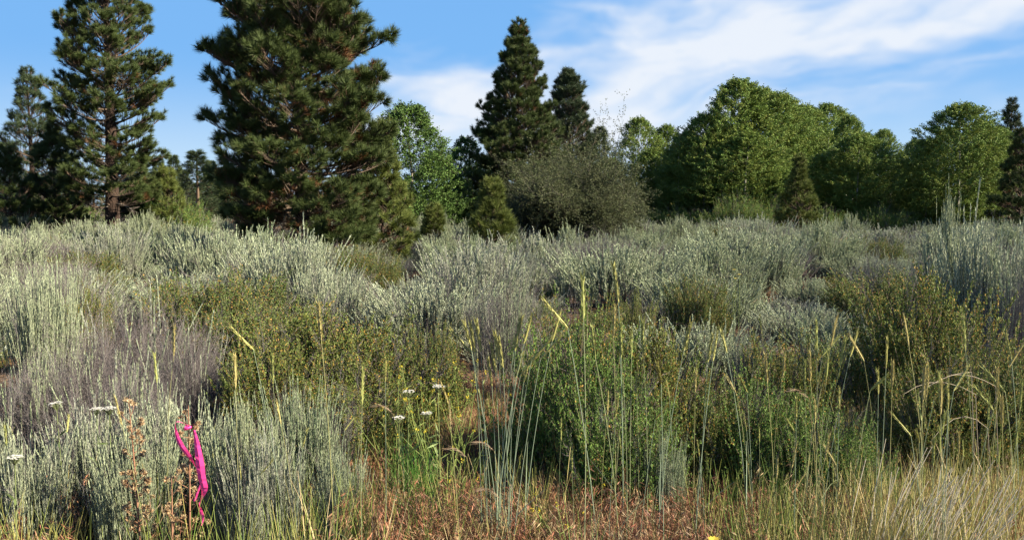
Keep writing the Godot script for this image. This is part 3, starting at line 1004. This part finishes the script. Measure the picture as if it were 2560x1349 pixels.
	while z < 47.0:
		var step := 1.42 + z * 0.006
		var half := 0.68 * z + 1.2
		var x := -half + rf(0, step)
		while x < half:
			near.append(Vector3(x + rf(-0.3, 0.3) * step, 0, -z + rf(-0.3, 0.3) * step))
			x += step * rf(0.85, 1.25)
		z += step * 0.92
	var sets: Array = []
	for k in 3:
		var far := shrub(0.66, 1.0, 7, T.sage, 240, 0.9, 40, T.twig, 7, Color(0.19, 0.165, 0.15))
		var m := ArrayMesh.new()
		far[0].into(m, M.sage)
		far[1].into(m, M.twig)
		sets.append([m, []])
	var count := 0
	for p in near:
		var free := true
		for t in taken:
			if Vector2(p.x - t.x, p.z - t.y).length() < t.z + 0.5:
				free = false
				break
		if not free:
			continue
		var mound := rng.randf() < 0.46 + 0.5 * slope.get_noise_2d(p.x * 5.0, p.z * 5.0)
		var w := rf(1.5, 2.5) if mound else rf(1.1, 1.7)
		var h := (rf(0.92, 1.25) if mound else rf(0.40, 0.66)) + 0.4 * slope.get_noise_2d(p.x * 3.5 + 40.0, p.z * 3.5)
		if p.z > -8.0:
			h = minf(h, 1.0)
		h = clampf(h, 0.36, 1.42)
		if count < 262:
			count += 1
			if rng.randf() < 0.11:
				var olive := rng.randi() % 3
				put_shrub([B.bitter[0], B.bitter[1], B.bitter_ochre[0]][olive], "bitterbrush", size_word(w, h) + [" dark green", " deep green", " olive"][olive] + " bitterbrush among the sagebrush " + zone(p), "shrub", p, w * 0.8, h * 0.9, "bitterbrush " + zone(p))
			elif rng.randf() < 0.18:
				put_shrub(T.sage_bare[rng.randi() % 3], "sagebrush", size_word(w, h) + " grey half-bare twiggy sagebrush " + zone(p), "shrub", p, w, h * 0.92, "half-bare sagebrush " + zone(p))
			else:
				var kk := rng.randi() % 6
				put_shrub(T.sage_kind[kk], "sagebrush", size_word(w, h) + ["leafy silver-green", "leafy pale silver", "leafy greener", "leafy ashen", "leafy grey-green", "thick silver-green"][kk].indent(" ") + " sagebrush " + zone(p), "shrub", p, w, h, "leafy sagebrush " + zone(p))
		else:
			var b := Basis(Vector3.UP, rf(0, TAU)).scaled_local(Vector3(w / 1.5, h / 1.06, w / 1.5))
			sets[rng.randi() % 3][1].append(Transform3D(b, on_ground(p)))
	stuff("sagebrush_cover", "far silver-grey sagebrush running together up to the trees", "sagebrush", sets)


# ---------------------------------------------------------------- grasses and flowers

func bend(p0: Vector3, p1: Vector3, bow: Vector3, n: int) -> Array:
	var out: Array = []
	for i in n + 1:
		var t := float(i) / n
		out.append(p0.lerp(p1, t) + bow * 4.0 * t * (1.0 - t))
	return out


func ribbon(g: Geo, pts: Array, w: float, col: Color) -> void:
	var s := side_of(pts[pts.size() - 1] - pts[0])
	for i in pts.size() - 1:
		var a := w * (1.0 - float(i) / pts.size())
		var b := w * (1.0 - float(i + 1) / pts.size())
		g.tri(pts[i] - s * a, pts[i + 1] - s * b, pts[i] + s * a, col)
		g.tri(pts[i] + s * a, pts[i + 1] - s * b, pts[i + 1] + s * b, col)


func seed_head(col: Color, l: float, r: float) -> Geo:
	var g := Geo.new()
	g.tube([Vector3.ZERO, Vector3(0, l * 0.12, 0), Vector3(0, l * 0.55, 0), Vector3(0, l, 0)], [r * 0.35, r * 0.75, r * 0.7, r * 0.2], 5, jit(col, 0.1))
	for i in 56:
		var t := 0.04 + 0.94 * i / 56.0
		var a := (0.0 if i % 2 else PI) + rf(-0.8, 0.8)
		var out := Vector3(cos(a), 0, sin(a))
		var d := (Vector3.UP * 1.0 + out * rf(0.25, 0.4)).normalized()
		g.leaf(Vector3(0, l * t, 0) + out * r * 0.3, d, side_of(d), l * 0.13, r * 0.9, jit(col, 0.18, 0.05), 0.4)
		var e := (Vector3.UP * 1.0 + out * rf(0.12, 0.28)).normalized()
		g.blade(Vector3(0, l * t, 0) + out * r * 0.5, e, side_of(e), l * rf(0.22, 0.34), 0.0011, jit(col * 1.15, 0.15))
	return g


# a stalk 1 m tall that leans by lean at its top; [stem mesh, head mesh, top transform]
func make_stalks() -> void:
	T.stalk = []
	for k in 12:
		var lean := Vector3(rf(0.0, 0.15), 1.0, 0)
		var stem := Geo.new()
		var neck := lean * 0.84
		var pts := bend(Vector3(0, -0.02, 0), neck, Vector3(-rf(0.005, 0.03), 0, rf(-0.01, 0.01)), 7)
		var blue := [Color(0.28, 0.36, 0.25), Color(0.31, 0.36, 0.19), Color(0.38, 0.38, 0.17)][k % 3] as Color
		stem.tube(pts, [0.0014, 0.0014, 0.0013, 0.0013, 0.0012, 0.0011, 0.001, 0.0009], 4, jit(blue, 0.1))
		for j in 1:
			var b: Vector3 = pts[1 + k % 2]
			var e := b + Vector3(rf(-0.14, 0.14), rf(0.12, 0.3), rf(-0.14, 0.14))
			ribbon(stem, bend(b, e, Vector3(0, rf(0.0, 0.06), 0), 5), 0.0024, jit(blue, 0.15))
		var col := [Color(0.44, 0.43, 0.15), Color(0.39, 0.42, 0.14), Color(0.50, 0.44, 0.18)][k % 3] as Color
		var head := seed_head(col, rf(0.10, 0.14), rf(0.0038, 0.005))
		var d: Vector3 = (neck - pts[5]).normalized() + Vector3(rf(-0.1, 0.16) if k % 4 else rf(0.3, 0.8), 0, 0)
		T.stalk.append([stem.mesh(M.grass), head.mesh(M.grass), grow(neck, d), neck])


func rye(k: int, top: Vector3, turn: float, parent: Node3D, at: Vector3) -> void:
	var s: Array = T.stalk[k]
	var x := Transform3D(Basis(Vector3.UP, turn).scaled(Vector3.ONE * top.y), at)
	var st := part("stem", s[0], parent, x)
	part("seed_head", s[1], st, s[2])


func stalk_at(u: float, v: float, z: float) -> void:
	var p := spot(u, v, z)
	var turn := rf(0, TAU)
	var k := rng.randi() % 12
	var off: Vector3 = Basis(Vector3.UP, turn) * (T.stalk[k][3] * p.y)
	var o := thing("rye_stalk", ("tall" if p.y > 1.05 else "short" if p.y < 0.75 else "middling") + [" blue-green", " green", " straw-coloured"][k % 3] + " rye stalk " + ("with upright head " if k % 4 else "with nodding head ") + rye_zone(u), "grass", on_ground(Vector3(p.x - off.x, 0, p.z - off.z)), 0.0, "rye stalks " + rye_zone(u))
	rye(k, p, turn, o, Vector3.ZERO)


func build_grass() -> void:
	make_stalks()
	# the tall clump of blue-green rye
	var mid := spot(1255, 760, 3.3)
	var clump := thing("rye_clump", "tall clump of blue-green rye with yellow-green seed heads on straight stems", "grass", on_ground(mid))
	for a in [[1160, 775], [1180, 762], [1192, 768], [1238, 838], [1246, 742], [1252, 772], [1258, 795], [1262, 752], [1282, 765], [1320, 790], [1340, 735], [1270, 848], [1203, 872], [1225, 905], [1296, 860], [1250, 830], [1235, 800], [1266, 815]]:
		var p := spot(a[0], a[1], 3.3 + rf(-0.12, 0.12))
		var k: int = [0, 3, 6, 9][rng.randi() % 4]
		var foot := Vector3((p.x - mid.x) * 0.45 + rf(-0.03, 0.03), 0, (p.z - mid.z) * 0.6)
		var d := Vector2(p.x - mid.x - foot.x, 0)
		rye(k, p, 0.0 if d.x > 0 else PI + rf(-0.3, 0.3), clump, foot)
	for a in [[1460, 650], [1548, 622], [1420, 690], [1535, 742], [1490, 785], [1555, 770], [1610, 770], [1655, 842], [1580, 805], [1820, 780], [1785, 790], [1772, 805], [1712, 755], [2080, 755], [2130, 780], [2165, 792], [2220, 810], [2277, 760], [2105, 812], [2235, 868], [2200, 900], [2180, 880], [2060, 790], [2045, 785], [2070, 850], [2030, 845], [2535, 800], [2528, 818], [2520, 870], [2500, 890], [2420, 762], [2390, 870], [2325, 880], [2340, 912], [2015, 880], [1960, 862], [1922, 850], [1870, 900], [1845, 905], [1740, 900], [1640, 960], [1675, 925],
			[800, 722], [630, 770], [585, 855], [680, 882], [430, 790], [388, 862], [962, 860], [903, 905], [163, 1020], [12, 1060], [32, 1050], [755, 1050], [1005, 1062], [600, 1140], [645, 1120], [300, 965], [860, 1010], [1120, 905], [700, 985]]:
		stalk_at(a[0], a[1], rf(2.9, 3.7))
	for i in 62:
		var u := 2560.0 - 720.0 * pow(rng.randf(), 1.25)
		stalk_at(u, rf(930, 1290) - (50.0 if u > 2300 else 0.0), rf(2.7, 3.7))
	for i in 8:
		stalk_at(rf(1350, 1900), rf(860, 1150), rf(2.9, 3.8))
	# cheatgrass: red-brown drooping tufts
	var red: Array = []
	for k in 5:
		red.append(cheat([Color(0.29, 0.13, 0.075), Color(0.34, 0.19, 0.11), Color(0.21, 0.095, 0.06), Color(0.42, 0.29, 0.17), Color(0.31, 0.145, 0.085)][k]).mesh(M.grass))
	var sets: Array = []
	for m in red:
		sets.append([m, []])
	for i in 5200:
		var z := sqrt(rf(2.3 * 2.3, 6.4 * 6.4))
		var u := rf(-150, 2710)
		var p := spot(u, 900, z)
		var patch := slope.get_noise_2d(p.x * 14.0, p.z * 14.0)
		var want := 0.9 if u > 880 and u < 1750 else 0.07 if u <= 880 else 0.5
		if z > 4.3 and not (u > 1150 and u < 1340):
			want *= 0.3
		if rng.randf() > want + patch * 0.4:
			continue
		var k := rng.randi() % 5
		sets[k][1].append(Transform3D(Basis(Vector3.UP, rf(0, TAU)).scaled(Vector3.ONE * rf(0.6, 1.05) * (0.72 if z > 3.7 else 1.0)), on_ground(p)))
	stuff("cheatgrass", "red-brown drooping dry grass covering the ground between the shrubs", "grass", sets)
	# green and straw blades
	var blades: Array = []
	for k in 6:
		var g := Geo.new()
		var col := [Color(0.13, 0.21, 0.045), Color(0.36, 0.35, 0.11), Color(0.50, 0.42, 0.18), Color(0.20, 0.25, 0.06), Color(0.44, 0.41, 0.15), Color(0.58, 0.49, 0.27)][k] as Color
		for j in 20:
			var a := rf(0, TAU)
			var b := Vector3(rf(-0.05, 0.05), 0, rf(-0.05, 0.05))
			var e := b + Vector3(cos(a) * rf(0.03, 0.16), rf(0.22, 0.5), sin(a) * rf(0.03, 0.16))
			ribbon(g, bend(b, e, Vector3(0, rf(0.0, 0.05), 0), 4), rf(0.0014, 0.0028), jit(col, 0.22, 0.08))
		blades.append([g.mesh(M.grass), []])
	for i in 6800:
		var z := sqrt(rf(2.3 * 2.3, 5.6 * 5.6))
		var u := rf(-150, 2710)
		var p := spot(u, 900, z)
		var dry := smoothstep(1750.0, 2250.0, u)
		var want := lerpf(0.10, 0.95, dry) + (0.22 if u > 880 and u < 1340 and z > 3.3 else 0.0)
		if rng.randf() > want * (0.35 if z > 3.9 else 1.0):
			continue
		if u > 930 and u < 1780 and z < 3.8 and rng.randf() < 0.3:
			continue
		var k := [0, 3, 3, 1][rng.randi() % 4] as int
		if rng.randf() < 0.25 + 0.6 * dry:
			k = [1, 2, 4, 4, 5][rng.randi() % 5]
		blades[k][1].append(Transform3D(Basis(Vector3.UP, rf(0, TAU)).scaled(Vector3(1, rf(0.6, 1.1) * (0.75 if z > 3.6 else 1.0), 1)), on_ground(p)))
	stuff("grass", "green and straw-yellow grass blades growing between the shrubs", "grass", blades)
	# one vivid green tuft
	var g := Geo.new()
	for j in 260:
		var a := rf(0, TAU)
		var b := Vector3(rf(-0.07, 0.07), 0.0, rf(-0.07, 0.07))
		var e := b + Vector3(cos(a) * 0.07, rf(0.22, 0.40), sin(a) * 0.07)
		ribbon(g, bend(b, e, Vector3(0, 0.02, 0), 3), 0.0016, jit(Color(0.10, 0.24, 0.04), 0.2))
	var tp := spot(1035, 1110, 3.9)
	var tuft := thing("green_tuft", "vivid green feathery tuft in the red-brown grass beside the yarrow", "plant", on_ground(tp))
	tuft.scale = Vector3.ONE * maxf(tp.y, 0.3) / 0.38
	part("leaves", g.mesh(M.grass), tuft)
	straw()
	foxtails()


func cheat(col: Color) -> Geo:
	var g := Geo.new()
	for j in 13:
		var a := rf(0, TAU)
		var h := rf(0.20, 0.42)
		var b := Vector3(rf(-0.07, 0.07), 0, rf(-0.07, 0.07))
		var out := Vector3(cos(a), 0, sin(a))
		var pts := bend(b, b + out * h * rf(0.15, 0.45) + Vector3(0, h * 0.92, 0), Vector3(0, h * 0.10, 0), 5)
		var tone := jit(col, 0.25, 0.1)
		ribbon(g, pts, 0.0013, tone)
		for i in 13:
			var p: Vector3 = pts[3].lerp(pts[5], rng.randf()) + rdir() * 0.014
			var d := (out * 0.6 + Vector3(0, -0.75, 0) + rdir() * 0.5).normalized()
			g.leaf(p, d, side_of(d), rf(0.024, 0.046), rf(0.0024, 0.0042), jit(tone, 0.25, 0.1), 0.45)
	return g


func straw() -> void:
	var at := spot(2330, 1180, 3.0)
	var o := thing("straw_bunch", "leaning bunch of bleached white dry stems among the yellow-green grass", "grass", on_ground(at))
	for j in 130:
		var g := Geo.new()
		var b := Vector3(rf(-0.30, 0.16), -0.01, rf(-0.2, 0.2))
		var e := b + Vector3(rf(0.04, 0.36), rf(0.32, 0.66), rf(-0.15, 0.15))
		g.tube(bend(b, e, Vector3(rf(-0.03, 0.03), 0.02, 0), 3), [0.0024, 0.0022, 0.002, 0.0013], 3, jit(Color(0.76, 0.68, 0.52), 0.14))
		part("stem", g.mesh(M.grass), o)
	# arching dead stems over the tawny bitterbrush
	for a in [[2260, 985, 2340, 925, 2440, 985], [2370, 940, 2420, 925, 2490, 965], [2300, 980, 2370, 930, 2430, 930], [2330, 1100, 2400, 1000, 2470, 1070]]:
		var z := 3.9
		var p := spot(a[0], a[1], z)
		var q := spot(a[2], a[3], z + 0.1)
		var r := spot(a[4], a[5], z + 0.05)
		var foot := Vector3(r.x + 0.06, 0, r.z)
		var base := on_ground(foot)
		var s := thing("dead_stem", "pale dead stem arching over the tawny bitterbrush", "plant", base, 0.0, "arching dead stems")
		var g := Geo.new()
		var pts := [Vector3(0, -0.02, 0), r - base]
		for i in 5:
			var t := (i + 1) / 5.0
			pts.append((r.lerp(q, t)).lerp(q.lerp(p, t), t) - base)
		g.tube(pts, [0.0024, 0.0021, 0.0018, 0.0016, 0.0014, 0.0012, 0.0008], 4, Color(0.42, 0.36, 0.27))
		part("stem", g.mesh(M.twig), s)


func foxtails() -> void:
	for a in [[1110, 1135, 3.5], [1180, 1120, 3.55], [1190, 1235, 3.2], [1970, 985, 3.6], [930, 1030, 3.7]]:
		var p := spot(a[0], a[1], a[2])
		var o := thing("foxtail_grass", "foxtail with a feathery pinkish-tan plume nodding over the dry grass", "grass", on_ground(p + Vector3(0.16, 0, 0)), 0.0, "foxtails")
		var g := Geo.new()
		var neck := Vector3(-0.06, maxf(p.y, 0.15) - 0.02, 0)
		g.tube(bend(Vector3(0, -0.02, 0), neck, Vector3(0.01, 0, 0), 4), [0.0016, 0.0015, 0.0014, 0.0013, 0.001], 3, Color(0.38, 0.33, 0.14))
		var st := part("stem", g.mesh(M.grass), o)
		var h := Geo.new()
		for i in 60:
			var t := rng.randf()
			var d := (Vector3(-1, 0.45 - 0.5 * t, 0) + rdir() * 0.2).normalized()
			h.blade(Vector3(-0.075 * t, 0.04 * sin(t * 2.2), rf(-0.003, 0.003)), d, side_of(d), rf(0.035, 0.06), 0.0011, jit(Color(0.52, 0.38, 0.25), 0.25, 0.1))
		part("plume", h.mesh(M.grass), st, Transform3D(Basis.IDENTITY, neck))


func build_flowers() -> void:
	# yarrow
	var near_w := "white flat-topped yarrow flower in front of the bare purple sagebrush"
	var mid_w := "white flat-topped yarrow flower beside the yellow mustard and rye clump"
	for a in [[140, 1012, 3.5, 0], [240, 1026, 3.6, 0], [272, 1024, 3.55, 0], [35, 1143, 3.1, 0], [1022, 984, 3.8, 1], [1095, 970, 3.7, 1], [997, 1048, 3.7, 1], [1068, 1038, 3.8, 1]]:
		var p := spot(a[0], a[1], a[2])
		var o := thing("yarrow", mid_w if a[3] else near_w, "flower", on_ground(p), rf(0, TAU), "yarrow by the mustard" if a[3] else "yarrow by the bare sagebrush")
		var g := Geo.new()
		var h := p.y
		g.tube([Vector3(0, -0.02, 0), Vector3(0.01, h * 0.5, 0), Vector3(0, h - 0.035, 0)], [0.003, 0.0026, 0.002], 4, Color(0.20, 0.25, 0.10))
		for j in 14:
			var y := h * rf(0.1, 0.8)
			var d := (Vector3.UP * 0.6 + rdir()).normalized()
			g.leaf(Vector3(0, y, 0), d, side_of(d), rf(0.05, 0.09), 0.010, jit(Color(0.16, 0.22, 0.08), 0.2), 0.5)
		var f := Geo.new()
		for j in 34:
			var q := Vector2.from_angle(rf(0, TAU)) * sqrt(rng.randf()) * 0.029
			var top := Vector3(q.x, h - q.length_squared() * 7.0 + rf(-0.002, 0.003), q.y)
			g.tube([Vector3(0, h - 0.036, 0), top], [0.001, 0.0008], 3, Color(0.22, 0.26, 0.12))
			for m in 6:
				var ang := TAU * m / 6.0
				var d := Vector3(cos(ang), 0.35, sin(ang)).normalized()
				f.leaf(top, d, d.cross(Vector3.UP).normalized(), 0.0062, 0.005, jit(Color(0.78, 0.77, 0.70), 0.06), 0.6)
		part("stem", g.mesh(M.grass), o)
		part("flower_head", f.mesh(M.petal), o)
	# yellow mustard
	for a in [[1060, 890, 3.9], [1120, 930, 3.8], [985, 960, 4.0], [1160, 900, 4.0], [1420, 1215, 3.3], [1100, 1090, 3.5]]:
		var p := spot(a[0], a[1], a[2])
		var o := thing("mustard_plant", "wiry green mustard plant dotted with tiny yellow flowers", "flower", on_ground(p), rf(0, TAU), "yellow mustard plants")
		var g := Geo.new()
		var h: float = maxf(p.y, 0.25)
		g.tube([Vector3(0, -0.02, 0), Vector3(0.01, h * 0.45, 0.01)], [0.0034, 0.0026], 4, Color(0.20, 0.27, 0.07))
		var heads: Array = []
		for j in 7:
			var b := Vector3(0.01, h * rf(0.2, 0.45), 0.01)
			var e := Vector3(rf(-0.2, 0.2), h * rf(0.6, 1.0), rf(-0.2, 0.2))
			g.tube(bend(b, e, Vector3(0, -0.03, 0), 4), [0.0022, 0.002, 0.0018, 0.0014, 0.001], 3, jit(Color(0.22, 0.29, 0.08), 0.15))
			for m in 7:
				var q := b.lerp(e, rf(0.2, 0.95))
				var d := (Vector3.UP * 0.5 + rdir()).normalized()
				g.leaf(q, d, side_of(d), rf(0.03, 0.06), 0.004, Color(0.20, 0.27, 0.07), 0.4)
			heads.append(e)
		part("stem", g.mesh(M.grass), o)
		for e in heads:
			var f := Geo.new()
			for m in 14:
				var d := (Vector3.UP * 0.4 + rdir()).normalized()
				f.leaf(e + rdir() * 0.007, d, side_of(d), 0.0065, 0.005, jit(Color(0.72, 0.58, 0.05), 0.15), 0.6)
			part("flower_head", f.mesh(M.petal), o)
	# daisies
	var gold := "small golden flower showing in the silver sage behind the tallest rye stalks"
	for a in [[1836, 678, 8.2, 0], [1850, 690, 8.2, 0], [1840, 700, 8.1, 0], [1785, 1345, 2.75, 1]]:
		var p := spot(a[0], a[1], a[2])
		var o := thing("yellow_flower", "yellow flower with broad petals at the foot of the rye stalks" if a[3] else gold, "flower", on_ground(p), rf(0, TAU), "" if a[3] else "golden flowers in the sage")
		var g := Geo.new()
		g.tube([Vector3(0, -0.02, 0), Vector3(0, p.y - 0.005, 0)], [0.003, 0.002], 4, Color(0.18, 0.24, 0.07))
		part("stem", g.mesh(M.grass), o)
		for m in 9:
			var f := Geo.new()
			var d := Vector3(cos(m * 0.7), 0.25, sin(m * 0.7)).normalized()
			f.leaf(Vector3(0, p.y, 0), d, d.cross(Vector3.UP).normalized(), 0.024, 0.011, jit(Color(0.78, 0.60, 0.08), 0.1), 0.6)
			part("petal", f.mesh(M.petal), o)
	weeds()


func weeds() -> void:
	var tan_head: Array = []
	for k in 4:
		var g := Geo.new()
		for i in 58:
			var d := (Vector3.UP * 0.6 + rdir()).normalized()
			g.leaf(Vector3(0, 0.004, 0), d, side_of(d), rf(0.009, 0.018), rf(0.0022, 0.0045), jit([Color(0.50, 0.36, 0.20), Color(0.60, 0.47, 0.29), Color(0.34, 0.19, 0.10)][i % 3], 0.2), 0.6)
		tan_head.append(g.mesh(M.grass))
	var stemc := Color(0.30, 0.16, 0.10)
	for a in [[322, 1015, 352, 1349, 3.3, 64, "dry seeded weed with tan fluffy heads crowding its red-brown stem"], [470, 1012, 468, 1349, 3.25, 34, "dry red-brown weed stalk that the pink tape is tied to"], [428, 1195, 420, 1349, 3.1, 16, "short side weed with tan fluffy heads beside the taped stalk"]]:
		var p := spot(a[0], a[1], a[4])
		var b := spot(a[2], a[3], a[4])
		var base := on_ground(Vector3(b.x, 0, p.z))
		var o := thing("dry_weed", a[6], "plant", base)
		var top := p - base
		var g := Geo.new()
		var pts := bend(Vector3(0, -0.02, 0), top, Vector3(0.008, 0, 0.01), 6)
		g.tube(pts, [0.0048, 0.0045, 0.0042, 0.0038, 0.0032, 0.0025, 0.0016], 6, stemc)
		var ends: Array = []
		for i in a[5]:
			var t := 1.0 - pow(rng.randf(), 0.9) * 0.74
			var f := t * 6.0
			var k := mini(int(f), 5)
			var q: Vector3 = pts[k].lerp(pts[k + 1], f - k)
			var ang := rf(0, TAU)
			var reach := rf(0.015, 0.075) * (1.25 - t) + 0.012
			var e := q + Vector3(cos(ang) * reach, rf(0.01, 0.05), sin(ang) * reach)
			g.tube([q, q.lerp(e, 0.6) + Vector3(0, -0.004, 0), e], [0.0016, 0.0013, 0.001], 3, stemc)
			ends.append(e)
		part("stem", g.mesh(M.twig), o)
		for e in ends:
			part("seed_head", tan_head[rng.randi() % 4], o, grow(e, Vector3.UP + rdir() * 0.6, rf(0.8, 1.25)))
	tape()


func strip(g: Geo, path: Array, col: Color) -> void:
	# path: [u, v, depth, half width in metres, twist]
	var pts: Array = []
	var sides: Array = []
	var n := (path.size() - 1) * 6
	for i in n + 1:
		var f := float(i) / 6.0
		var k := mini(int(f), path.size() - 2)
		var t := f - k
		var a: Array = path[maxi(k - 1, 0)]
		var b: Array = path[k]
		var c: Array = path[k + 1]
		var d: Array = path[mini(k + 2, path.size() - 1)]
		var m: Array = []
		for q in 5:
			m.append(cubic_interpolate(b[q], c[q], a[q], d[q], t))
		var p := spot(m[0], m[1], m[2])
		pts.append(p)
		sides.append(Vector3(cos(m[4]), 0.0, sin(m[4])).normalized() * m[3] * 0.9)
	var crease: Array = []
	for i in n + 1:
		crease.append(rf(0.0012, 0.0045))
		sides[i] = sides[i] * rf(0.96, 1.03)
	for i in n:
		var m0: Vector3 = pts[i] + Vector3(0, 0, crease[i])
		var m1: Vector3 = pts[i + 1] + Vector3(0, 0, crease[i + 1])
		for s in [-1.0, 1.0]:
			for back in [0.0, -0.0006]:
				var o := Vector3(0, 0, back)
				var a0: Vector3 = pts[i] + sides[i] * s + o
				var a1: Vector3 = pts[i + 1] + sides[i + 1] * s + o
				g.tri(m0 + o, m1 + o, a0, jit(col, 0.06))
				g.tri(a0, m1 + o, a1, jit(col, 0.06))


func tape() -> void:
	var pink := Color(0.95, 0.085, 0.37)
	var z := 3.22
	var base := spot(470, 1068, 3.25)
	var o := thing("flagging_tape", "bright pink plastic tape tied round the dry weed stalk, tails hanging", "tape", base)
	var move := Transform3D(Basis.IDENTITY, -base)
	var parts := {
		"loop": [[472, 1066, z, 0.006, 0.2], [455, 1056, z - 0.02, 0.007, 0.9], [438, 1056, z - 0.03, 0.006, 1.2], [441, 1085, z - 0.03, 0.010, 0.3], [452, 1112, z - 0.03, 0.014, 0.1], [472, 1140, z - 0.02, 0.013, 0.2], [486, 1162, z, 0.006, 0.9], [494, 1170, z, 0.004, 1.2]],
		"long_tail": [[485, 1074, z - 0.01, 0.006, 0.5], [491, 1105, z - 0.02, 0.013, 0.2], [498, 1150, z - 0.03, 0.018, 0.0], [503, 1190, z - 0.03, 0.019, 0.1], [510, 1222, z - 0.03, 0.018, 0.3], [503, 1245, z - 0.02, 0.011, 1.0], [498, 1258, z - 0.02, 0.010, 1.4], [500, 1274, z - 0.02, 0.012, 0.4], [506, 1292, z - 0.02, 0.009, 0.2], [503, 1312, z - 0.02, 0.003, 0.2]],
		"short_tail": [[500, 1212, z, 0.006, 0.6], [492, 1232, z, 0.007, 0.3], [485, 1252, z, 0.007, 0.3]],
	}
	for k in parts:
		var g := Geo.new()
		strip(g, parts[k], pink)
		g.v = move * g.v
		part(k, g.mesh(M.tape), o)
	var knot := Geo.new()
	var ring: Array = []
	for i in 9:
		ring.append(Vector3(cos(i * TAU / 8) * 0.011, sin(i * 1.7) * 0.004, sin(i * TAU / 8) * 0.011))
	knot.tube(ring, [0.006, 0.007, 0.006, 0.008, 0.006, 0.007, 0.006, 0.007, 0.006], 6, pink)
	part("knot", knot.mesh(M.tape), o)


func _ready() -> void:
	rng.seed = 20240
	slope.seed = 11
	slope.frequency = 0.05
	set_view()
	materials()
	build_ground()
	make_pieces()
	make_shrubs()
	var s := shrub(0.66, 1.0, 9, shoots([Color(0.135, 0.165, 0.045), Color(0.16, 0.185, 0.055)], Color(0.2, 0.2, 0.06), 0.1, 4), 220, 0.8, 90, T.twig, 20, Color(0.16, 0.13, 0.10))
	T.rabbit = [s[0].mesh(M.leaf), s[1].mesh(M.twig)]
	make_branches()
	make_crowns()
	make_far()
	build_trees()
	build_shrubs()
	build_grass()
	build_flowers()
